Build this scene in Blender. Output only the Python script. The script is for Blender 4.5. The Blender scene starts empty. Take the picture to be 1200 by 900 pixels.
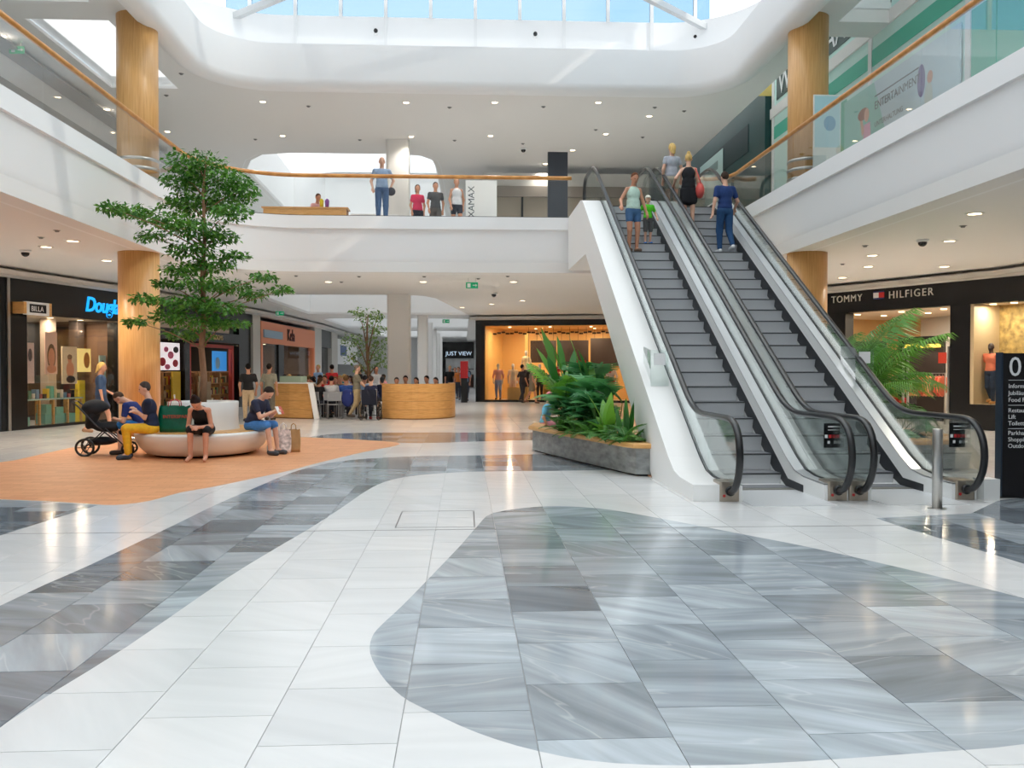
import bpy, bmesh, math, random
import numpy as np
from mathutils import Vector, Matrix
from mathutils.geometry import delaunay_2d_cdt
random.seed(7)
S = bpy.context.scene
COL = S.collection
PI = math.pi

# ------------------------------------------------------------------ camera, sky, exposure
FPX = 1050.0
cd = bpy.data.cameras.new('camera')
cd.sensor_width = 36.0
cd.lens = FPX / 1200.0 * 36.0
cd.clip_start, cd.clip_end = 0.05, 400
cam = bpy.data.objects.new('camera', cd)
COL.objects.link(cam)
cam.location = (0, 0, 1.6)
cam.rotation_euler = (PI / 2 - math.atan(18 / FPX), 0, -math.atan(56 / FPX))
S.camera = cam

W = bpy.data.worlds.new('sky')
S.world = W
W.use_nodes = True
wn, wl = W.node_tree.nodes, W.node_tree.links
wn.clear()
wo = wn.new('ShaderNodeOutputWorld')
wb = wn.new('ShaderNodeBackground')
tc = wn.new('ShaderNodeTexCoord')
mp = wn.new('ShaderNodeMapping')
mp.inputs['Scale'].default_value = (1.6, 1.6, 3.2)
mp.inputs['Location'].default_value = (0.35, 0.0, 0.1)
cl = wn.new('ShaderNodeTexNoise')
cl.inputs['Scale'].default_value = 1.5
cl.inputs['Detail'].default_value = 5
cr = wn.new('ShaderNodeValToRGB')
cr.color_ramp.elements[0].position = 0.34
cr.color_ramp.elements[0].color = (0.66, 0.83, 0.98, 1)
cr.color_ramp.elements[1].position = 0.52
cr.color_ramp.elements[1].color = (1.0, 0.985, 0.965, 1)
wl.new(tc.outputs['Generated'], mp.inputs['Vector'])
wl.new(mp.outputs['Vector'], cl.inputs['Vector'])
wl.new(cl.outputs['Fac'], cr.inputs['Fac'])
wl.new(cr.outputs['Color'], wb.inputs['Color'])
wb.inputs['Strength'].default_value = 2.0
wl.new(wb.outputs['Background'], wo.inputs['Surface'])

sd = bpy.data.lights.new('sun_offscreen', 'SUN')
sd.energy = 1.2
sd.angle = math.radians(0.6)
sd.color = (1.0, 0.95, 0.86)
sun = bpy.data.objects.new('sun_offscreen', sd)
COL.objects.link(sun)
sun.rotation_euler = Vector((-0.62, 0.30, -0.50)).to_track_quat('-Z', 'Y').to_euler()

S.view_settings.view_transform = 'Standard'
S.view_settings.look = 'None'
S.view_settings.gamma = 1.0
S.view_settings.use_curve_mapping = False
S.view_settings.exposure = 0.43
S.cycles.max_bounces = 10
S.cycles.diffuse_bounces = 5
S.cycles.glossy_bounces = 4
S.cycles.transparent_max_bounces = 24
S.cycles.caustics_reflective = False
S.cycles.caustics_refractive = False
S.cycles.sample_clamp_indirect = 6.0
S.cycles.use_denoising = True

# ------------------------------------------------------------------ helpers
def link(o, parent=None):
    COL.objects.link(o)
    if parent is not None:
        o.parent = parent
    return o

def tag(o, label=None, cat=None, group=None, kind=None):
    if label: o['label'] = label
    if cat: o['category'] = cat
    if group: o['group'] = group
    if kind: o['kind'] = kind
    return o

def empty(name, loc=(0, 0, 0), rz=0.0, label=None, cat=None, group=None, kind=None, parent=None):
    o = bpy.data.objects.new(name, None)
    o.empty_display_size = 0.2
    o.location = loc
    o.rotation_euler = (0, 0, rz)
    link(o, parent)
    return tag(o, label, cat, group, kind)

def copy_tree(o, parent=None):
    c = o.copy()
    link(c, None)
    c.parent = parent
    for ch in list(o.children):
        copy_tree(ch, c)
    return c

class MB:
    """collects shapes, then links them as one mesh object"""
    def __init__(s):
        s.v, s.f, s.m, s.sm = [], [], [], []
    def add(s, vs, fs, mi=0, smooth=False):
        b = len(s.v)
        s.v += [tuple(map(float, q)) for q in vs]
        s.f += [tuple(b + i for i in f) for f in fs]
        s.m += [mi] * len(fs)
        s.sm += [smooth] * len(fs)
        return s
    def box(s, x0, x1, y0, y1, z0, z1, mi=0):
        vs = [(x, y, z) for z in (z0, z1) for y in (y0, y1) for x in (x0, x1)]
        return s.add(vs, [(0, 2, 3, 1), (4, 5, 7, 6), (0, 1, 5, 4), (2, 6, 7, 3), (0, 4, 6, 2), (1, 3, 7, 5)], mi)
    def obox(s, c, ax, hx, hy, z0, z1, mi=0):
        """box turned about z; ax = angle of its x axis"""
        ca, sa = math.cos(ax), math.sin(ax)
        pts = [(c[0] + ca * i - sa * j, c[1] + sa * i + ca * j) for i, j in ((-hx, -hy), (hx, -hy), (hx, hy), (-hx, hy))]
        return s.prism(pts, z0, z1, mi)
    def prism(s, poly, z0, z1, mi=0, smooth=False):
        n = len(poly)
        vs = [(p[0], p[1], z0) for p in poly] + [(p[0], p[1], z1) for p in poly]
        s.add(vs, [tuple(range(n - 1, -1, -1)), tuple(range(n, 2 * n))], mi)
        b = len(s.v) - 2 * n
        for i in range(n):
            j = (i + 1) % n
            s.f.append((b + i, b + j, b + n + j, b + n + i)); s.m.append(mi); s.sm.append(smooth)
        return s
    def bar(s, a, b, w, h, mi=0):
        """square bar between two points"""
        a, b = Vector(a), Vector(b)
        d = (b - a).normalized()
        up = Vector((0, 0, 1)) if abs(d.z) < 0.95 else Vector((1, 0, 0))
        r = d.cross(up).normalized() * (w / 2)
        u = r.cross(d).normalized() * (h / 2)
        vs = [p + k * r + l * u for p in (a, b) for k, l in ((-1, -1), (1, -1), (1, 1), (-1, 1))]
        return s.add(vs, [(3, 2, 1, 0), (4, 5, 6, 7), (0, 1, 5, 4), (1, 2, 6, 5), (2, 3, 7, 6), (3, 0, 4, 7)], mi)
    def tube(s, path, r, seg=8, mi=0, closed=False, caps=True):
        P = [Vector(p) for p in path]
        n = len(P)
        rr = r if isinstance(r, (list, tuple)) else [r] * n
        vs, fs = [], []
        prev = None
        for i, p in enumerate(P):
            if closed: d = (P[(i + 1) % n] - P[i - 1])
            else: d = P[min(i + 1, n - 1)] - P[max(i - 1, 0)]
            d = d.normalized() if d.length > 1e-9 else Vector((0, 0, 1))
            if prev is None:
                ref = Vector((0, 0, 1)) if abs(d.z) < 0.9 else Vector((1, 0, 0))
                a = d.cross(ref).normalized()
            else:
                a = (prev - d * prev.dot(d))
                a = a.normalized() if a.length > 1e-6 else d.orthogonal().normalized()
            prev = a
            b = d.cross(a)
            for k in range(seg):
                t = 2 * PI * k / seg
                vs.append(p + (a * math.cos(t) + b * math.sin(t)) * rr[i])
        for i in range(n if closed else n - 1):
            j = (i + 1) % n
            for k in range(seg):
                l = (k + 1) % seg
                fs.append((i * seg + k, i * seg + l, j * seg + l, j * seg + k))
        s.add(vs, fs, mi, True)
        if caps and not closed:
            b = len(s.v) - n * seg
            s.f += [tuple(b + k for k in range(seg - 1, -1, -1)), tuple(b + (n - 1) * seg + k for k in range(seg))]
            s.m += [mi, mi]; s.sm += [False, False]
        return s
    def lathe(s, prof, seg=24, c=(0, 0, 0), mi=0, sx=1.0, sy=1.0, smooth=True, caps=True):
        n = len(prof)
        vs = [(c[0] + r * sx * math.cos(2 * PI * k / seg), c[1] + r * sy * math.sin(2 * PI * k / seg), c[2] + z) for r, z in prof for k in range(seg)]
        fs = [(i * seg + k, i * seg + (k + 1) % seg, (i + 1) * seg + (k + 1) % seg, (i + 1) * seg + k) for i in range(n - 1) for k in range(seg)]
        s.add(vs, fs, mi, smooth)
        if caps:
            b = len(s.v) - n * seg
            s.f += [tuple(b + k for k in range(seg - 1, -1, -1)), tuple(b + (n - 1) * seg + k for k in range(seg))]
            s.m += [mi, mi]; s.sm += [False, False]
        return s
    def sphere(s, c, r, seg=10, rings=6, mi=0):
        r = r if isinstance(r, (tuple, list)) else (r, r, r)
        prof = [(math.sin(PI * (i + .02) / (rings + .04)), -math.cos(PI * (i + .02) / (rings + .04))) for i in range(rings + 1)]
        vs = [(c[0] + q * r[0] * math.cos(2 * PI * k / seg), c[1] + q * r[1] * math.sin(2 * PI * k / seg), c[2] + z * r[2]) for q, z in prof for k in range(seg)]
        fs = [(i * seg + k, i * seg + (k + 1) % seg, (i + 1) * seg + (k + 1) % seg, (i + 1) * seg + k) for i in range(rings) for k in range(seg)]
        return s.add(vs, fs, mi, True)
    def mesh(s, name, mats):
        me = bpy.data.meshes.new(name)
        me.from_pydata(s.v, [], s.f)
        mats = mats if isinstance(mats, (list, tuple)) else [mats]
        for m in mats: me.materials.append(m)
        me.polygons.foreach_set('material_index', s.m)
        me.polygons.foreach_set('use_smooth', s.sm)
        me.update()
        return me
    def build(s, name, mats, parent=None, **kw):
        o = bpy.data.objects.new(name, s.mesh(name, mats))
        link(o, parent)
        return tag(o, **kw)

def obj(name, me, parent=None, loc=(0, 0, 0), rot=(0, 0, 0), sc=None, **kw):
    o = bpy.data.objects.new(name, me)
    o.location = loc; o.rotation_euler = rot
    if sc: o.scale = sc if isinstance(sc, (tuple, list)) else (sc, sc, sc)
    link(o, parent)
    return tag(o, **kw)

def struct(name, mb, mat, parent=None):
    o = mb.build(name, mat, parent, kind=None if parent else 'structure')
    o.data.set_sharp_from_angle(angle=math.radians(26))
    return o

def smooth_closed(P, n=6, closed=True):
    """Catmull-Rom through points (2D)"""
    out = []
    N = len(P)
    rng = range(N) if closed else range(N - 1)
    for i in rng:
        g = (lambda k: P[k % N]) if closed else (lambda k: P[min(max(k, 0), N - 1)])
        p0, p1, p2, p3 = (np.array(g(i + k), float) for k in (-1, 0, 1, 2))
        for k in range(n):
            t = k / n
            out.append(tuple(0.5 * ((2 * p1) + (-p0 + p2) * t + (2 * p0 - 5 * p1 + 4 * p2 - p3) * t * t + (-p0 + 3 * p1 - 3 * p2 + p3) * t ** 3)))
    if not closed: out.append(tuple(P[-1]))
    return out

def rrect(x0, x1, y0, y1, rs, seg=10):
    """rounded rectangle, radii (x0y0, x1y0, x1y1, x0y1), counter-clockwise"""
    out = []
    for (cx, cy, sx, sy, a0), r in zip(((x0, y0, 1, 1, PI), (x1, y0, -1, 1, 1.5 * PI), (x1, y1, -1, -1, 0), (x0, y1, 1, -1, .5 * PI)), rs):
        if r < 1e-4: out.append((cx, cy)); continue
        for k in range(seg + 1):
            a = a0 + .5 * PI * k / seg
            out.append((cx + sx * r + r * math.cos(a), cy + sy * r + r * math.sin(a)))
    return out

def fill(outer, holes):
    """triangles of a polygon with holes"""
    vs, faces = [], []
    for poly in [outer] + holes:
        b = len(vs)
        vs += [Vector((p[0], p[1])) for p in poly]
        faces.append(list(range(b, b + len(poly))))
    V, E, Fc, ov, oe, of = delaunay_2d_cdt(vs, [], faces, 1, 1e-6)
    tris = [f for f, o in zip(Fc, of) if 0 in o and not any(k in o for k in range(1, len(faces)))]
    return [(p.x, p.y) for p in V], tris

def slab(name, outer, holes, z0, z1, mat, parent=None, sides=True):
    V, T = fill(outer, holes)
    mb = MB()
    n = len(V)
    mb.add([(x, y, z0) for x, y in V] + [(x, y, z1) for x, y in V],
           [tuple(reversed(t)) for t in T] + [tuple(n + i for i in t) for t in T])
    if sides:
        cnt = {}
        for t in T:
            for a, b in ((t[0], t[1]), (t[1], t[2]), (t[2], t[0])):
                cnt[(a, b)] = 1
        side = [(a, b, n + b, n + a) for (a, b) in cnt if (b, a) not in cnt]
        mb.f += side; mb.m += [0] * len(side); mb.sm += [False] * len(side)
    return struct(name, mb, mat, parent)

def offset_path(P, d, closed):
    """move a polyline sideways (to its right) by d"""
    n = len(P); out = []
    for i in range(n):
        a = np.array(P[i - 1] if (closed or i > 0) else P[0], float)
        b = np.array(P[i], float)
        c = np.array(P[(i + 1) % n] if (closed or i < n - 1) else P[-1], float)
        t1 = b - a; t2 = c - b
        l1, l2 = np.hypot(*t1), np.hypot(*t2)
        t1 = t1 / l1 if l1 > 1e-9 else t2 / l2
        t2 = t2 / l2 if l2 > 1e-9 else t1
        n1 = np.array((t1[1], -t1[0])); n2 = np.array((t2[1], -t2[0]))
        m = n1 + n2; m = m / np.hypot(*m)
        k = d / max(0.4, float(m @ n1))
        out.append((b[0] + m[0] * k, b[1] + m[1] * k))
    return out

def sweep(P, prof, closed, mi=0, smooth=True):
    """sweep a profile of (sideways, z) along a plan polyline"""
    mb = MB(); n = len(P); k = len(prof)
    cols = [offset_path(P, d, closed) for d, z in prof]
    vs = [(cols[j][i][0], cols[j][i][1], prof[j][1]) for i in range(n) for j in range(k)]
    fs = []
    for i in range(n if closed else n - 1):
        a, b = i * k, ((i + 1) % n) * k
        for j in range(k - 1):
            fs.append((a + j, b + j, b + j + 1, a + j + 1))
    return mb.add(vs, fs, mi, smooth)

def resample(P, step):
    P = [np.array(p, float) for p in P]
    out = [P[0]]; acc = 0.0
    L = [0]
    for a, b in zip(P, P[1:]): L.append(L[-1] + np.linalg.norm(b - a))
    n = max(1, round(L[-1] / step))
    res = []
    for i in range(n + 1):
        t = L[-1] * i / n
        j = max(0, min(len(P) - 2, int(np.searchsorted(L, t, 'right')) - 1))
        s = (t - L[j]) / max(1e-9, L[j + 1] - L[j])
        res.append(tuple(P[j] + (P[j + 1] - P[j]) * s))
    return res

# ------------------------------------------------------------------ materials
def lin(c):
    return tuple((x / 255 / 12.92) if x / 255 <= 0.04045 else ((x / 255 + 0.055) / 1.055) ** 2.4 for x in c)
_M = {}
def mat(name, col, rough=0.5, metal=0.0, var=0.0, scale=8.0, bump=0.0, spec=0.5, coat=0.0, emit=None, stretch=(1, 1, 1), srgb=True):
    """principled material with a little procedural variation"""
    if name in _M: return _M[name]
    m = bpy.data.materials.new(name); m.use_nodes = True
    N, L = m.node_tree.nodes, m.node_tree.links
    b = N['Principled BSDF']
    c = lin(col) if srgb else col
    b.inputs['Base Color'].default_value = (*c, 1)
    b.inputs['Roughness'].default_value = rough
    b.inputs['Metallic'].default_value = metal
    b.inputs['Specular IOR Level'].default_value = spec
    b.inputs['Coat Weight'].default_value = coat
    if emit:
        b.inputs['Emission Color'].default_value = (*(lin(emit[0]) if srgb else emit[0]), 1)
        b.inputs['Emission Strength'].default_value = emit[1]
    if var or bump:
        t = N.new('ShaderNodeTexCoord'); mp_ = N.new('ShaderNodeMapping')
        mp_.inputs['Scale'].default_value = stretch
        nz = N.new('ShaderNodeTexNoise'); nz.inputs['Scale'].default_value = scale; nz.inputs['Detail'].default_value = 4
        L.new(t.outputs['Object'], mp_.inputs['Vector']); L.new(mp_.outputs['Vector'], nz.inputs['Vector'])
        if var:
            r = N.new('ShaderNodeMapRange')
            r.inputs['From Min'].default_value = .3; r.inputs['From Max'].default_value = .7
            r.inputs['To Min'].default_value = 1 - var; r.inputs['To Max'].default_value = 1 + var
            mx = N.new('ShaderNodeVectorMath'); mx.operation = 'SCALE'
            mx.inputs[0].default_value = c
            L.new(nz.outputs['Fac'], r.inputs['Value']); L.new(r.outputs['Result'], mx.inputs['Scale'])
            L.new(mx.outputs['Vector'], b.inputs['Base Color'])
        if bump:
            bp = N.new('ShaderNodeBump'); bp.inputs['Strength'].default_value = bump; bp.inputs['Distance'].default_value = .01
            L.new(nz.outputs['Fac'], bp.inputs['Height']); L.new(bp.outputs['Normal'], b.inputs['Normal'])
    _M[name] = m
    return m

def glass_mat(name, tint, refl=1.0, rough=0.02, haze=0.0):
    """clear sheet glass: see-through with a Fresnel mirror on it, some haze of dust"""
    if name in _M: return _M[name]
    m = bpy.data.materials.new(name); m.use_nodes = True
    N, L = m.node_tree.nodes, m.node_tree.links
    N.remove(N['Principled BSDF'])
    o = N['Material Output']
    tr = N.new('ShaderNodeBsdfTransparent'); tr.inputs['Color'].default_value = (*tint, 1)
    gl = N.new('ShaderNodeBsdfGlossy'); gl.inputs['Roughness'].default_value = rough
    fr = N.new('ShaderNodeFresnel'); fr.inputs['IOR'].default_value = 1.45
    mu = N.new('ShaderNodeMath'); mu.operation = 'MULTIPLY'; mu.inputs[1].default_value = refl
    mx = N.new('ShaderNodeMixShader')
    L.new(fr.outputs['Fac'], mu.inputs[0]); L.new(mu.outputs['Value'], mx.inputs['Fac'])
    L.new(tr.outputs['BSDF'], mx.inputs[1]); L.new(gl.outputs['BSDF'], mx.inputs[2])
    last = mx
    if haze:
        df = N.new('ShaderNodeBsdfDiffuse'); df.inputs['Color'].default_value = (.8, .87, .85, 1)
        m2 = N.new('ShaderNodeMixShader'); m2.inputs['Fac'].default_value = haze
        L.new(mx.outputs['Shader'], m2.inputs[1]); L.new(df.outputs['BSDF'], m2.inputs[2]); last = m2
    L.new(last.outputs['Shader'], o.inputs['Surface'])
    _M[name] = m
    return m

def wood_mat(name, c1, c2, rough=0.35, stretch=(14, 14, 0.6), scale=3.0):
    if name in _M: return _M[name]
    m = bpy.data.materials.new(name); m.use_nodes = True
    N, L = m.node_tree.nodes, m.node_tree.links
    b = N['Principled BSDF']; b.inputs['Roughness'].default_value = rough
    t = N.new('ShaderNodeTexCoord'); mp_ = N.new('ShaderNodeMapping'); mp_.inputs['Scale'].default_value = stretch
    nz = N.new('ShaderNodeTexNoise'); nz.inputs['Scale'].default_value = scale; nz.inputs['Detail'].default_value = 6
    r = N.new('ShaderNodeValToRGB')
    r.color_ramp.elements[0].position = .3; r.color_ramp.elements[0].color = (*lin(c1), 1)
    r.color_ramp.elements[1].position = .7; r.color_ramp.elements[1].color = (*lin(c2), 1)
    L.new(t.outputs['Object'], mp_.inputs['Vector']); L.new(mp_.outputs['Vector'], nz.inputs['Vector'])
    L.new(nz.outputs['Fac'], r.inputs['Fac']); L.new(r.outputs['Color'], b.inputs['Base Color'])
    _M[name] = m
    return m

def marble_mat(name, lo, hi, vein, rough=0.12):
    """polished marble; each tile carries its own tone and seed"""
    m = bpy.data.materials.new(name); m.use_nodes = True
    N, L = m.node_tree.nodes, m.node_tree.links
    b = N['Principled BSDF']; b.inputs['Roughness'].default_value = rough
    b.inputs['Specular IOR Level'].default_value = 0.55
    at = N.new('ShaderNodeAttribute'); at.attribute_name = 'tone'
    sp = N.new('ShaderNodeSeparateColor'); L.new(at.outputs['Color'], sp.inputs['Color'])
    ge = N.new('ShaderNodeNewGeometry')
    of = N.new('ShaderNodeCombineXYZ')
    k = N.new('ShaderNodeMath'); k.operation = 'MULTIPLY'; k.inputs[1].default_value = 60
    L.new(sp.outputs['Green'], k.inputs[0]); L.new(k.outputs[0], of.inputs['Z'])
    ro = N.new('ShaderNodeVectorRotate'); ro.rotation_type = 'Z_AXIS'
    k2 = N.new('ShaderNodeMath'); k2.operation = 'MULTIPLY_ADD'; k2.inputs[1].default_value = 1.6; k2.inputs[2].default_value = -.5
    L.new(sp.outputs['Blue'], k2.inputs[0]); L.new(k2.outputs[0], ro.inputs['Angle'])
    L.new(ge.outputs['Position'], ro.inputs['Vector'])
    ad = N.new('ShaderNodeVectorMath'); ad.operation = 'ADD'
    L.new(ro.outputs['Vector'], ad.inputs[0]); L.new(of.outputs['Vector'], ad.inputs[1])
    mp_ = N.new('ShaderNodeMapping'); mp_.inputs['Scale'].default_value = (.55, 4.6, 1)
    L.new(ad.outputs[0], mp_.inputs['Vector'])
    nz = N.new('ShaderNodeTexNoise'); nz.inputs['Scale'].default_value = 1.4; nz.inputs['Detail'].default_value = 7; nz.inputs['Distortion'].default_value = .35
    L.new(mp_.outputs['Vector'], nz.inputs['Vector'])
    base = N.new('ShaderNodeMix'); base.data_type = 'RGBA'
    base.inputs['A'].default_value = (*lo, 1); base.inputs['B'].default_value = (*hi, 1)
    L.new(sp.outputs['Red'], base.inputs['Factor'])
    r1 = N.new('ShaderNodeMapRange'); r1.inputs['From Min'].default_value = .3; r1.inputs['From Max'].default_value = .72
    r1.inputs['To Min'].default_value = 1 - vein; r1.inputs['To Max'].default_value = 1 + vein
    L.new(nz.outputs['Fac'], r1.inputs['Value'])
    sc = N.new('ShaderNodeVectorMath'); sc.operation = 'SCALE'
    L.new(base.outputs['Result'], sc.inputs[0]); L.new(r1.outputs['Result'], sc.inputs['Scale'])
    # a few sharp veins
    n2 = N.new('ShaderNodeTexNoise'); n2.inputs['Scale'].default_value = .7; n2.inputs['Detail'].default_value = 4; n2.inputs['Distortion'].default_value = .3
    m2 = N.new('ShaderNodeMapping'); m2.inputs['Scale'].default_value = (.45, 2.2, 1); L.new(ad.outputs[0], m2.inputs['Vector']); L.new(m2.outputs['Vector'], n2.inputs['Vector'])
    a1 = N.new('ShaderNodeMath'); a1.operation = 'SUBTRACT'; a1.inputs[1].default_value = .5; L.new(n2.outputs['Fac'], a1.inputs[0])
    a2 = N.new('ShaderNodeMath'); a2.operation = 'ABSOLUTE'; L.new(a1.outputs[0], a2.inputs[0])
    r2 = N.new('ShaderNodeMapRange'); r2.inputs['From Min'].default_value = 0; r2.inputs['From Max'].default_value = .008
    r2.inputs['To Min'].default_value = vein * .6; r2.inputs['To Max'].default_value = 0
    L.new(a2.outputs[0], r2.inputs['Value'])
    vn = N.new('ShaderNodeMix'); vn.data_type = 'RGBA'
    vn.inputs['B'].default_value = (*[min(1, x * 2.2) for x in hi], 1)
    L.new(r2.outputs['Result'], vn.inputs['Factor']); L.new(sc.outputs['Vector'], vn.inputs['A'])
    L.new(vn.outputs['Result'], b.inputs['Base Color'])
    _M[name] = m
    return m

WHITE = mat('white_plaster', (246, 246, 246), 0.55)
CEIL = mat('ceiling_paint', (236, 234, 231), 0.6)
STEEL = mat('brushed_steel', (190, 188, 184), 0.3, 1.0, var=.06, scale=20, stretch=(1, 1, 20))
DARKMETAL = mat('dark_metal', (40, 42, 45), 0.35, 0.6)
BLACK = mat('black_panel', (14, 14, 16), 0.25)
RUBBER = mat('black_rubber', (18, 19, 22), 0.28, spec=.6)
WOOD = wood_mat('honey_wood', (214, 156, 90), (234, 184, 120))
WOODH = wood_mat('honey_wood_flat', (208, 150, 82), (234, 182, 114), stretch=(1.2, 1.2, 16))
RAILWOOD = wood_mat('rail_wood', (196, 128, 58), (224, 160, 86), rough=.3, stretch=(2, 2, 2))
GLASS = glass_mat('clear_glass', (.985, .993, .99), .25, haze=.004)
SKYDIM = glass_mat('sky_dimming_glass', (.46, .57, .66), .4)  # tint added to dim the sky seen through the upright panes
ROOFGLASS = glass_mat('roof_glass', (.97, .985, .99), .6)
GREENGLASS = glass_mat('greenish_glass', (.95, .982, .97), .6, haze=.025)
SHOPGLASS = glass_mat('shop_glass', (.96, .97, .97), .15)
def emis(name, col, s):
    return mat(name, col, .5, emit=(col, s))
LAMP = emis('lamp_lens', (255, 226, 186), 9.0)

# ------------------------------------------------------------------ floor: marble tiles in curved fields
MARBLE_W = marble_mat('white_marble', (.74, .75, .755), (.83, .83, .825), .05, rough=.16)
MARBLE_D = marble_mat('grey_marble', (.118, .142, .168), (.48, .535, .58), .30, rough=.10)
GROUT = mat('pale_grout', (168, 168, 168), .7, var=.1, scale=6)

Z_BLOB = smooth_closed([(0.32, 9.91), (0.83, 10.32), (1.25, 10.33), (1.69, 10.02), (2.11, 9.42), (2.69, 8.5), (3.06, 7.9), (3.39, 7.24), (3.7, 6.53), (3.95, 5.8), (4.0, 5.0), (3.6, 4.3), (2.9, 3.85), (2.38, 3.67), (1.92, 3.61), (1.12, 3.54), (0.61, 3.58), (0.31, 3.71), (0.06, 3.91), (-0.16, 4.17), (-0.31, 4.38), (-0.44, 4.7), (-0.53, 5.05), (-0.55, 5.35), (-0.52, 5.59), (-0.42, 6.05), (-0.25, 6.94), (-0.02, 8.18), (0.14, 9.13)], 3)
_low = smooth_closed([(-2.12, 2.2), (-2.07, 4.09), (-1.94, 5.24), (-1.81, 6.94), (-1.65, 8.27), (-1.55, 9.01), (-1.41, 10.37), (-1.28, 11.81), (-1.13, 12.69), (-0.87, 13.27), (-0.42, 13.68), (0.08, 13.88), (0.74, 13.96), (1.44, 13.95), (2.5, 14.05)], 3, False)
_up = smooth_closed([(-3.2, 2.2), (-3.13, 6.19), (-3.05, 7.42), (-2.97, 9.18), (-2.92, 10.65), (-2.81, 12.14), (-2.67, 13.8), (-2.41, 15.0), (-1.97, 15.81), (-1.07, 16.37), (0.09, 16.5), (0.88, 16.59), (1.5, 16.7), (2.5, 16.8)], 3, False)
Z_BAND = _low + _up[::-1]
Z_FAR = smooth_closed([(-3.6, 21.0), (-3.0, 22.3), (-1.58, 22.5), (1.19, 22.4), (2.6, 22.3), (2.6, 20.1), (1.06, 19.95), (-1.0, 19.3), (-2.4, 20.2)], 3)
Z_WEDGE = [(-9, 11.9), (-6.3, 11.4), (-5.68, 11.24), (-5.09, 11.06), (-4.29, 10.72), (-4.36, 9.9), (-4.42, 9.16), (-4.5, 8.0), (-4.7, 6.0), (-4.8, 2.2), (-9, 2.2)]
Z_RIGHT = [(4.4, 9.35), (4.42, 8.64), (4.5, 8.02), (4.58, 7.11), (4.62, 5.0), (4.62, 2.2), (10, 2.2), (10, 11.4), (8, 11.2), (6.5, 10.55), (5.6, 9.6)]
Z_CORK = smooth_closed([(-11, 14.2), (-9.2, 15.0), (-7.95, 15.6), (-7.9, 17.22), (-7.88, 19.09), (-6.9, 20.4), (-5.4, 21.3), (-3.93, 21.2), (-2.2, 20.2), (-1.35, 19.17), (-1.94, 17.25), (-2.46, 15.4), (-2.76, 14.14), (-3.05, 13.28), (-3.4, 12.3), (-3.66, 11.77), (-3.81, 11.03), (-4.1, 10.72), (-4.49, 10.86), (-5.09, 11.1), (-5.68, 11.27), (-7.5, 11.8), (-11, 12.4)], 3)
def ccw(P):
    A = sum(P[i - 1][0] * P[i][1] - P[i][0] * P[i - 1][1] for i in range(len(P)))
    return P if A > 0 else P[::-1]
ZONES = [ccw(z) for z in (Z_BLOB, Z_BAND, Z_FAR, Z_WEDGE, Z_RIGHT, Z_CORK)]
CORK = 5

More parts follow.
